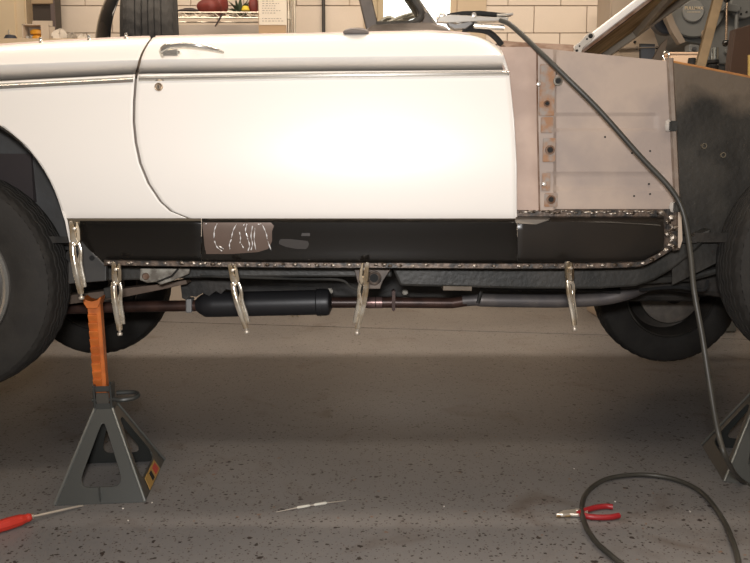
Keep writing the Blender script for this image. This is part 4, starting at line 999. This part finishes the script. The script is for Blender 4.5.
b = blobby('red_bag', P(214, -3, YS).x, .11, .20, RED, 'upright red bag behind the bunched red cloth', 'bag', yy=YS + .20)
pl = empty('artificial_plant', (P(236, 8, YS).x, YS + .15, zs), 'dark green leafy bunch with one yellow bloom on the wire shelf', 'plant')
lf = MB(); c = Vector((P(236, 8, YS).x, YS + .15, zs))
for i in range(60):
    a_ = random.uniform(0, 6.28); e = random.uniform(.1, 1.4); L_ = random.uniform(.06, .16); d_ = Vector((math.cos(a_) * math.cos(e) * 1.1, math.sin(a_) * math.cos(e) * .6, math.sin(e))); s_ = d_.cross(Vector((0, 0, 1))).normalized() * .013
    p0 = c + d_ * .01; p1 = c + d_ * L_ * .55; p2 = c + d_ * L_ + Vector((0, 0, -.02)); lf.add([p0, p1 - s_, p2, p1 + s_, p1 + Vector((0, 0, .004))], [(0, 1, 4), (0, 4, 3), (1, 2, 4), (4, 2, 3)])
lf.build('leaves', GRN, pl, kind='stuff', solid=.0015)
MB().lathe([(.001, .03), (.02, .028), (.03, .0), (.001, 0)], P(245.5, 10.5, YS + .02) , 'Z', 12).build('bloom', mat('yellow_bloom', (.8, .6, .05), .5), pl, smooth=True)
b = blobby('red_pouch', P(252, 5, YS).x, .07, .13, RED, 'small red pouch at the right end of the shelf by the notice', 'pouch', d=.04)
o = MB().tube([P(222, 14, YS - .02), P(219, 20, YS - .02), P(215, 26.5, YS - .02)], [.008, .006, .004], 8).build('strap', DK, smooth=True); tag(o, 'short dark strap hanging below the wire shelf', 'strap')
m = MB(); m.box((0, 0, .0), (.10, .10, .05), bev=.006); m.box((0, 0, .035), (.045, .045, .03), bev=.004)
# paper notice on a board
nb = empty('notice', P(272, 20, YS - .03), 'cream paper notice with lines of small writing, clipped to the shelf post', 'notice')
a = P(257, -60, YS - .02); b = P(286, 34.5, YS - .02)
MB().box(((a.x + b.x) / 2, YS - .015, (a.z + b.z) / 2), (b.x - a.x, .008, a.z - b.z)).build('board', mat('hardboard', (.50, .34, .20), .7), nb)
b2 = P(287, 25, YS - .02); a2 = P(258, -40, YS - .02); pap = mat('cream_paper', (.82, .74, .62), .7)
MB().box(((a2.x + b2.x) / 2, YS - .022, (a2.z + b2.z) / 2), (b2.x - a2.x, .004, a2.z - b2.z)).build('sheet', pap, nb)
ink = mat('ink_grey', (.38, .33, .28), .8)
tx = MB()
for i, yy in enumerate((-12, -9.5, -7, -4.5, -2, 1, 3.4, 5.8, 8.2, 10.6, 13, 18.5, 21)):
    xx0 = 262; x_end = 262 + random.choice((14, 17, 12, 15)) if yy < 16 else 262 + random.choice((20, 18))
    while xx0 < x_end:
        wd = random.uniform(1.2, 3.0); p = P(xx0, yy, YS - .025); tx.box((p.x + wd * .0036, YS - .0248, p.z), (wd * .0058, .0008, .0045)); xx0 += wd + .9
tx.build('writing', ink, nb, kind='stuff')
for x_, g in ((268, 1),):
    pass
# dark conduit on the wall
o = MB().tube([Vector((P(323.5, 10, YW - .03).x, YW - .03, .0)), Vector((P(323.5, 10, YW - .03).x, YW - .03, H))], .013, 12).build('conduit', mat('dark_conduit', (.05, .045, .04), .5), smooth=True); tag(o, 'dark vertical conduit on the block wall left of the window', 'conduit')
struct(o) if False else None

# ---------------------------------------------------------------- grey machine at the right
YM = 2.6
MG = mat('machine_grey', (.145, .15, .145), .45, .1, c2=(.11, .115, .11), scale=4, bump=.05)
MG2 = mat('machine_grey_dark', (.05, .052, .055), .5)
mc_ = empty('sheet_metal_machine', (P(700, 0, YM).x, YM + .25, 0), 'large grey sheet metal working machine with a round head behind the raised hood', 'machine')
pm = lambda pts, Y, d, mt, name, par=mc_, **kw: MB().prism([P(x, y, Y) for x, y in pts], (0, d, 0)).build(name, mt, par, **kw)
pm([(672, -90), (800, -90), (800, 20), (760, 24), (735, 30), (731, 60), (731, 64), (709, 64), (705, 45), (688, 42), (682, 38), (676, 20), (668, 4)], YM + .06, .4, MG, 'machine_frame', bevel=.01)
z63 = P(712, 64, YM + .1).z
xc = P(712, 60, YM + .2).x; MB().box((xc + .05, YM + .28, z63 / 2), (.34, .34, z63), bev=.01).build('pedestal', MG, mc_)
c = P(693, 6.5, YM + .06)
MB().lathe([(.190, .02), (.190, -.03), (.183, -.038), (.0, -.038)], c, 'Y', 48).build('head_cover', MG, mc_, smooth=True)
MB().lathe([(.196, .0), (.196, -.018), (.190, -.018)], c, 'Y', 48).build('cover_groove', MG2, mc_, smooth=True)
c3 = P(692.6, 11.5, YM + .02)
MB().lathe([(.066, .012), (.066, -.012), (.060, -.018), (0, -.018)], c3, 'Y', 36).build('name_plate', mat('plate_grey', (.19, .195, .19), .4), mc_, smooth=True)
lb_ = MB()
for k in range(9): lb_.box(c3 + Vector((-.036 + k * .009, -.0188, -.007)), (.006, .002, .004))
lb_.build('raised_line', mat('cast_letter_gold', (.62, .52, .36), .4, .3), mc_)
for txt, dy, sz in (('PULLMAX', .008, .026),):
    cu = bpy.data.curves.new('lettering', 'FONT'); cu.body = txt; cu.size = sz; cu.align_x = 'CENTER'; cu.extrude = .0008; cu.offset = .0004
    o = bpy.data.objects.new('lettering', cu); COL.objects.link(o); o.location = c3 + Vector((0, -.0195, dy)); o.rotation_euler = (math.pi / 2, 0, 0)
    bpy.context.view_layer.update(); dg = bpy.context.evaluated_depsgraph_get(); me = bpy.data.meshes.new_from_object(o.evaluated_get(dg)); lo = o.location.copy()
    bpy.data.objects.remove(o); o = bpy.data.objects.new('lettering', me); COL.objects.link(o); o.matrix_world = Matrix.Translation(lo) @ Matrix.Rotation(math.pi / 2, 4, 'X'); me.materials.clear(); me.materials.append(mat('cast_letter_gold', (.62, .52, .36), .4, .3)); setp(o, mc_)
pm([(659, -30), (669, 6), (676, 24), (686, 42), (680, 44), (672, 32), (664, 14), (655, -12)], YM, .05, mat('tan_belt', (.22, .18, .14), .6), 'drive_belt', bevel=.003)
MB().lathe([(.10, .05), (.10, -.01), (.09, -.02), (0, -.02)], P(668, 18, YM + .12), 'Y', 32).build('pulley', mat('pulley_blue_black', (.03, .035, .045), .4), mc_, smooth=True)
sb = pm([(689.5, 44), (699.5, 45), (699.5, 53), (689, 52)], YM - .02, .08, MG, 'switch_box', bevel=.006)
MB().lathe([(0, -.012), (.012, -.012), (.015, 0)], P(694, 49, YM - .02), 'Y', 16).build('knob', MG2, sb, smooth=True)
MB().lathe([(.030, .05), (.030, -.02), (.02, -.03), (0, -.03)], P(703, 34, YM + .05), 'Y', 24).build('brass_boss', mat('brass_boss', (.35, .26, .18), .4, .5), mc_, smooth=True)
MB().tube([P(727, 2, YM - .08), P(726, 40, YM - .08)], [.006, .0075], 10).build('feed_lever', mat('warm_chrome', (.72, .56, .42), .25, 1.0), mc_, smooth=True)
for x, y, r in ((725.5, 43, .021), (727, -1, .022)): MB().lathe([(r * math.sin(t) + .0001, -r * math.cos(t)) for t in [math.pi * i / 10 for i in range(11)]], P(x, y, YM - .08), 'Z', 18).build('lever_knob', GLBLACK, mc_, smooth=True)
pm([(727, 3), (741, 5), (741, 10), (738, 12), (730, 11), (722, 10)], YM - .03, .12, MG, 'upper_arm', bevel=.006)
MB().lathe([(.085, .05), (.085, -.01), (.078, -.018), (0, -.018)], P(743, 5, YM + .02), 'Y', 32).build('side_disc', MG, mc_, smooth=True)
for x, y in ((740, 8), (746.5, 12), (741, 14)): MB().lathe([(0, -.004), (.006, -.004), (.006, .004)], P(x, y, YM - .001), 'Y', 10).build('disc_hole', BLACK, mc_)
MB().tube([P(715, 48, YM), P(714.5, 68, YM)], .022, 14).build('spindle', mat('bright_spindle', (.45, .48, .46), .25, .9), mc_, smooth=True)
MB().lathe([(0, .02), (.032, .018), (.036, 0), (.026, -.01), (.034, -.02), (.028, -.05), (0, -.05)], P(713, 63, YM), 'Z', 16).build('chuck', BLACK, mc_, smooth=True)
MB().tube([P(737, 10, YM), P(735, 50, YM)], .012, 10).build('side_rod', MG, mc_, smooth=True)
MB().lathe([(0, -.02), (.014, -.018), (.018, 0), (.018, .03)], P(727, 52, YM + .05), 'Y', 14).build('frame_bolt', MG, mc_, smooth=True)
# beige equipment panel left of it
bp_ = empty('beige_cabinet', (P(645, 60, YM + .7).x, YM + .8, 0), 'beige metal cabinet with a black square opening left of the grey machine', 'cabinet')
a = P(612, -20, YM + .62); b = P(676, 60, YM + .62)
MB().box(((a.x + b.x) / 2, YM + .80, a.z / 2), (b.x - a.x, .34, a.z), bev=.01).build('cabinet_body', mat('beige_enamel', (.42, .34, .26), .5, c2=(.36, .29, .22), scale=3), bp_)
pm([(640, 43.5), (655, 44), (655, 60), (640, 60)], YM + .61, .02, MG2, 'opening', par=bp_)
pm([(641.5, 45.5), (655, 46), (655, 60), (641.5, 60)], YM + .605, .02, mat('slate_inside', (.09, .10, .12), .5), 'opening_back', par=bp_)
for x, y in ((635, 42), (637, 48), (657, 47.5)): MB().lathe([(0, -.006), (.008, -.006), (.010, .004)], P(x, y, YM + .62), 'Y', 10).build('bolt', BLACK, bp_)
pm([(613, 48), (676, 46), (676, 47), (613, 49.3)], YM + .60, .02, mat('panel_joint', (.22, .18, .14), .6), 'panel_lip', par=bp_)
o = pm([(652, 60), (661, 44), (668, 38), (667, 45), (663, 60)], .9, .015, mat('tan_bracket', (.22, .16, .11), .6), 'fender_bracket', par=car, bevel=.003)
MB().tube(smooth_pts([P(665, 60, .5), P(663, 55, .5), P(666, 51, .5), P(669, 54, .5), P(668, 59, .5)], 4), .003, 8).build('hose_clip', CHROME, car, smooth=True)
# cream carton and brown crate on a bench
zt2 = P(690, 63, YM - .2).z
def thing_box(name, px, py0, py1, Y, d, mt, label, cat):
    a = P(px[0], py0, Y); b = P(px[1], py1, Y)
    r_ = empty(name, ((a.x + b.x) / 2, Y + d / 2, b.z), label, cat)
    MB().box(((a.x + b.x) / 2, Y + d / 2, (a.z + b.z) / 2), (b.x - a.x, d, a.z - b.z), bev=.004).build('carton_body', mt, r_)
    MB().box(((a.x + b.x) / 2, Y + d / 2, a.z + .001), (b.x - a.x + .012, d + .012, .012), bev=.003).build('lid', mt, r_)
    return r_, b.z
r_, z_ = thing_box('carton', (670, 700), 53.5, 92, YM - .45, .15, mat('cream_carton', (.72, .52, .36), .6), 'cream carton behind the fender edge left of the prop stick', 'box')
MB().lathe([(0, .012), (.02, .01), (.024, -.03), (0, -.03)], P(692, 60, YM - .47), 'Z', 14).build('black_knob', BLACK, r_, smooth=True)
WOOD = mat('brown_crate', (.05, .025, .014), .6, c2=(.035, .018, .01), scale=5)
a = P(731, 30, YM - .45); b = P(800, 90, YM - .45)
cr_ = empty('brown_crate', (a.x + .2, YM - .3, b.z), 'dark brown wooden case at the right edge under the machine arm', 'crate')
MB().prism([P(735, 29, YM - .45), P(800, 10, YM - .45), P(800, 92, YM - .45), P(727, 92, YM - .45)], (0, .07, 0)).build('case_body', WOOD, cr_, bevel=.004)
MB().prism([P(748.5, 55, YM - .46), P(752, 55, YM - .46), P(752, 92, YM - .46), P(748.5, 92, YM - .46)], (0, .01, 0)).build('case_edge', mat('gold_edge', (.5, .35, .12), .5), cr_)
tb = empty('machine_bench', (1.5, YM - .28, 0), 'low bench carrying the carton and brown case behind the front apron', 'bench')
zt3 = min(z_, b.z)
MB().box((a.x - .05, YM - .30, zt3 - .022), (1.1, .36, .04), bev=.004).build('bench_top', TAN, tb)
for x in (-.12, .5):
    for y in (-.15, .15): MB().box((a.x - .05 + x, YM - .30 + y, (zt3 - .045) / 2), (.05, .05, zt3 - .045)).build('leg', LK, tb)
